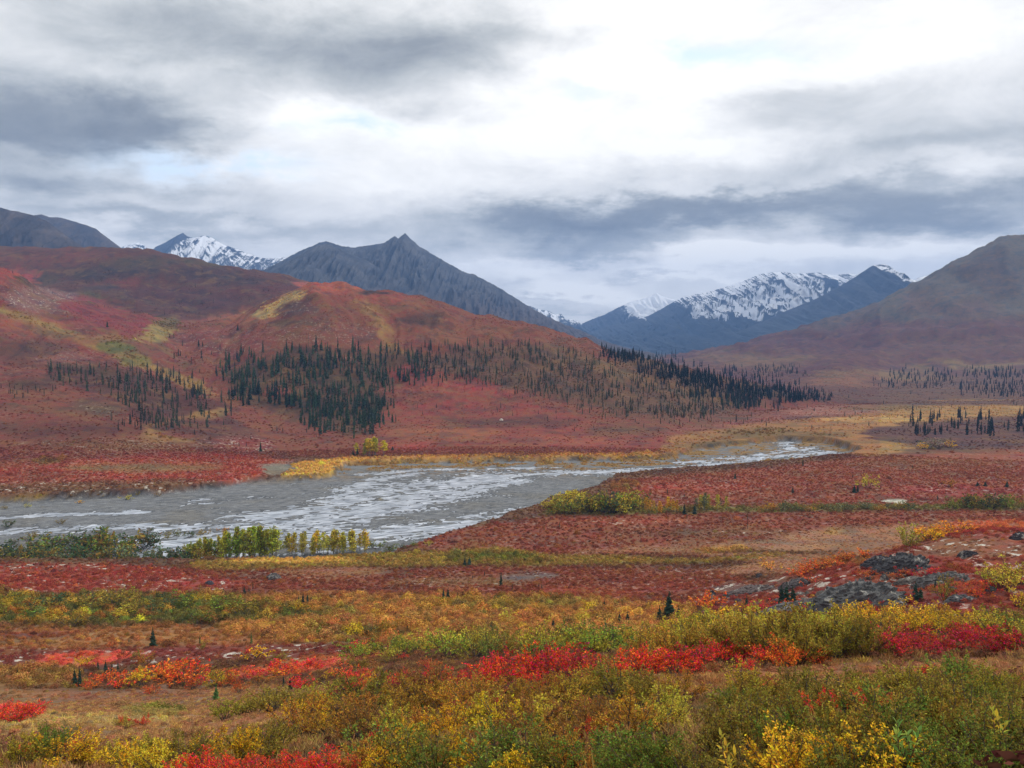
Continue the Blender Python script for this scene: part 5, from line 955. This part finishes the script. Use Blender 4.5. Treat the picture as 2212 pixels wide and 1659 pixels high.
def rock(name, u, v, wpx, hpx, depth, label, col, seed, slope=0.0, cat='rock'):
    s = site(u, v)
    if not s: return
    k = s[1] / F; nu, nv = 72, 36; a = np.linspace(0, 2 * math.pi, nu, endpoint=False)[:, None]; b = np.linspace(0, math.pi * .5, nv)[None, :]
    d = np.stack([np.cos(a) * np.cos(b), np.sin(a) * np.cos(b), np.sin(b) + 0 * a], -1)
    f = 1 + .26 * ridged(d[..., 0] * 1.7 + seed, d[..., 1] * 1.7 + d[..., 2] * 1.3, 4, seed) + .12 * fbm(d[..., 0] * 5 + seed, d[..., 2] * 6 + d[..., 1] * 3, 3, seed + 3)
    f = f + .10 * ridged(d[..., 0] * 6 + seed, d[..., 1] * 6 + d[..., 2] * 8, 3, seed + 7); st = np.round(f * 6) / 6; f = f * .4 + st * .6          # ledges
    p = d * f[..., None] * [wpx * k / 2, depth * wpx * k / 2, hpx * k]
    p[..., 2] += p[..., 0] * slope - .25 * hpx * k
    me_ = mesh_np(name, p.reshape(-1, 3), grid_faces(nu, nv, wrap=True), False)
    o = link(name, me_, None, M_rock, label=label, category=cat); o.location = s[:3]; o.color = (*lin(col), 1)
    return o
rock('rock_outcrop', 1850, 1312, 185, 58, .55, 'largest dark rounded outcrop on the knoll, behind the willows', (90, 90, 90), 3, .12)
rock('rock_outcrop', 1700, 1322, 150, 20, .4, 'low slanting grey slab under the dark spruce trio', (92, 88, 86), 7, .22)
rock('rock_outcrop', 1945, 1232, 110, 36, .5, 'black craggy outcrop high on the knoll above pale lichen', (72, 72, 75), 11, .15)
rock('rock_outcrop', 1890, 1222, 60, 20, .5, 'small dark crag left of the craggy outcrop', (66, 64, 68), 12, .3)
rock('rock_outcrop', 2092, 1202, 44, 14, .5, 'small black crag on the lichen slope near the right', (62, 60, 64), 15)
rock('rock_outcrop', 2205, 1165, 40, 16, .5, 'dark crag at the right edge of the knoll', (70, 64, 68), 16)
rock('rock_outcrop', 2035, 1260, 110, 24, .4, 'pale grey whaleback rock in the middle of the knoll', (96, 94, 92), 18, .1)
rock('rock_outcrop', 2080, 1302, 70, 18, .5, 'small grey slab just above the gold band', (88, 88, 90), 20, -.08)
rock('rock_outcrop', 1965, 1256, 60, 10, .4, 'thin pale ledge left of the whaleback rock', (110, 104, 98), 22, .15)
rock('rock_outcrop', 1620, 1282, 100, 16, .5, 'pinkish rubble ridge at the left foot of the knoll', (92, 80, 78), 24, .18)
rock('rock_outcrop', 1730, 1268, 80, 20, .5, 'grey rubble ledge above the spruce trio', (86, 80, 80), 26, .12)
rock('boulder', 1537, 1293, 18, 18, .8, 'dark boulder perched above the orange birch', (62, 62, 68), 30)
rock('boulder', 592, 1250, 28, 12, .8, 'larger grey boulder alone on the red flat', (96, 92, 92), 32)
rock('boulder', 452, 1262, 18, 8, .8, 'smaller dark boulder on the red flat', (74, 72, 80), 34)
rock('boulder', 1640, 1246, 14, 8, .8, 'small dark boulder left of the yellow bush on the knoll', (80, 76, 80), 36)
rock('boulder', 460, 1475, 16, 9, .8, 'white boulder at the foot of the orange patch', (196, 190, 186), 38)
rock('boulder', 497, 1462, 20, 8, .8, 'pale boulder in the scarlet patch on the left slope', (186, 178, 166), 40)
rock('boulder', 1083, 908, 7, 4, .8, 'tiny white rock on the red apron of the middle hill', (220, 214, 200), 42)

for k in range(22):
    bu, bv = [(1850, 1318), (1940, 1244), (1690, 1326), (1760, 1284), (2040, 1270), (1640, 1292)][k % 6]; bu += rng.normal(0, 48); bv += abs(rng.normal(0, 6))
    o = rock('boulder', bu, bv, rng.uniform(10, 26), rng.uniform(5, 12), .8, 'small angular grey rock in the rubble around the knoll outcrops', (88, 86, 85) if k % 3 else (120, 114, 106), 60 + k, rng.normal(0, .2))
    if o: o['group'] = 'rubble around the knoll outcrops'
# ------------------------------------------------------------------ saplings beside the viewpoint, each big leaf a part
def big_leaf(ln, seed):
    r = np.random.default_rng(seed); n = 7; q = np.linspace(0, 1, n); wd = np.sin(np.pi * q ** .85) * ln * .17; z = -ln * .18 * q * q + .0 * q
    Vl = []
    for i in range(n): Vl += [(q[i] * ln, -wd[i], z[i] + wd[i] * .35), (q[i] * ln, 0, z[i]), (q[i] * ln, wd[i], z[i] + wd[i] * .35)]
    f = []
    for i in range(n - 1):
        for j in range(2): f.append((i * 3 + j, (i + 1) * 3 + j, (i + 1) * 3 + j + 1, i * 3 + j + 1))
    return mesh_np('leaf', Vl, f)
LEAVES = [big_leaf(1.0, k) for k in range(2)]
M_big = foliage_mat('willow_leaf', False, .35, .05, .01)
for m_ in LEAVES: m_.materials.append(M_big)
M_redstem = plain('red_brown_stem', (.12, .045, .035))
from mathutils import Vector, Matrix
def sapling(u, v, dist, hd, cols, label, seed, nstem=4, nleaf=26, ln=.046):
    r = np.random.default_rng(seed); X, S = ray(u, v); x, y = float(X) * dist, dist; z = float(grid_z(x, y)); top = float(ray(u, v - hd)[1]) * dist; H = max(.4, top - z)
    root = bpy.data.objects.new('willow_sapling', None); C.objects.link(root); root.location = (x, y, z); root['label'] = label; root['category'] = 'sapling'
    for k in range(nstem):
        a = r.uniform(0, 6.28); b = r.uniform(.05, .30); hh_ = H * r.uniform(.7, 1.0); path = [np.array([math.cos(a) * .03, math.sin(a) * .03, -.05])]
        for q in range(1, 6): path.append(np.array([math.cos(a) * b * hh_ * q / 5 * (.6 + .4 * q / 5) + r.normal(0, .008), math.sin(a) * b * hh_ * q / 5 + r.normal(0, .008), hh_ * q / 5]))
        tv, tf = tube(path, .0055, .002, 5); link('stem', mesh_np('stem', tv, tf), root, M_redstem); path = np.array(path)
        for i in range(nleaf):
            q = 5 * (.30 + .70 * (i + .5) / nleaf); j = min(4, int(q)); p = path[j] * (1 - (q - j)) + path[j + 1] * (q - j); aa = i * 2.4 + r.normal(0, .3)
            o = bpy.data.objects.new('leaf', LEAVES[i % 2]); C.objects.link(o); o.parent = root
            o.location = p; up = r.uniform(-.95, -.25) if i < nleaf - 4 else -1.2
            o.rotation_euler = (r.normal(0, .3), up, aa); l_ = ln * r.uniform(.7, 1.25); o.scale = (l_,) * 3; o.color = tint(cols[int(r.integers(len(cols)))], .08)
sapling(1950, 1690, 3.9, 130, ((92, 124, 62), (104, 132, 66), (128, 142, 64)), 'green leafy willow sapling with red stems at the bottom right', 401, 5, 24)
sapling(1580, 1700, 4.4, 110, ((196, 160, 50), (180, 150, 50), (150, 144, 56)), 'yellow leafy willow sapling at the bottom, left of the green one', 402, 4, 20)
sapling(2150, 1700, 4.4, 90, ((150, 144, 56), (176, 150, 50)), 'olive and yellow willow sapling in the bottom right corner', 403, 3, 18)

# ------------------------------------------------------------------ haze
M_haze, t, out = new_mat('haze')
pv = t.new('ShaderNodeVolumePrincipled'); pv.inputs['Color'].default_value = (.27, .50, 1.0, 1); pv.inputs['Density'].default_value = 1.08e-4; pv.inputs['Anisotropy'].default_value = .0
t.link(pv.outputs[0], out.inputs['Volume'])
bx = 8700.0; zb, zt = -82.0, 860.0
Vh = [(sx * bx, sy * bx, z) for z in (zb, zt) for sx, sy in ((-1, -1), (1, -1), (1, 1), (-1, 1))]
fh = [(3, 2, 1, 0), (4, 5, 6, 7), (0, 1, 5, 4), (1, 2, 6, 5), (2, 3, 7, 6), (3, 0, 4, 7)]
link('haze', mesh_np('haze', Vh, fh, False), None, M_haze, kind='stuff', label='thin blue autumn haze filling the valley')
print('done', len(scene.objects), flush=True)
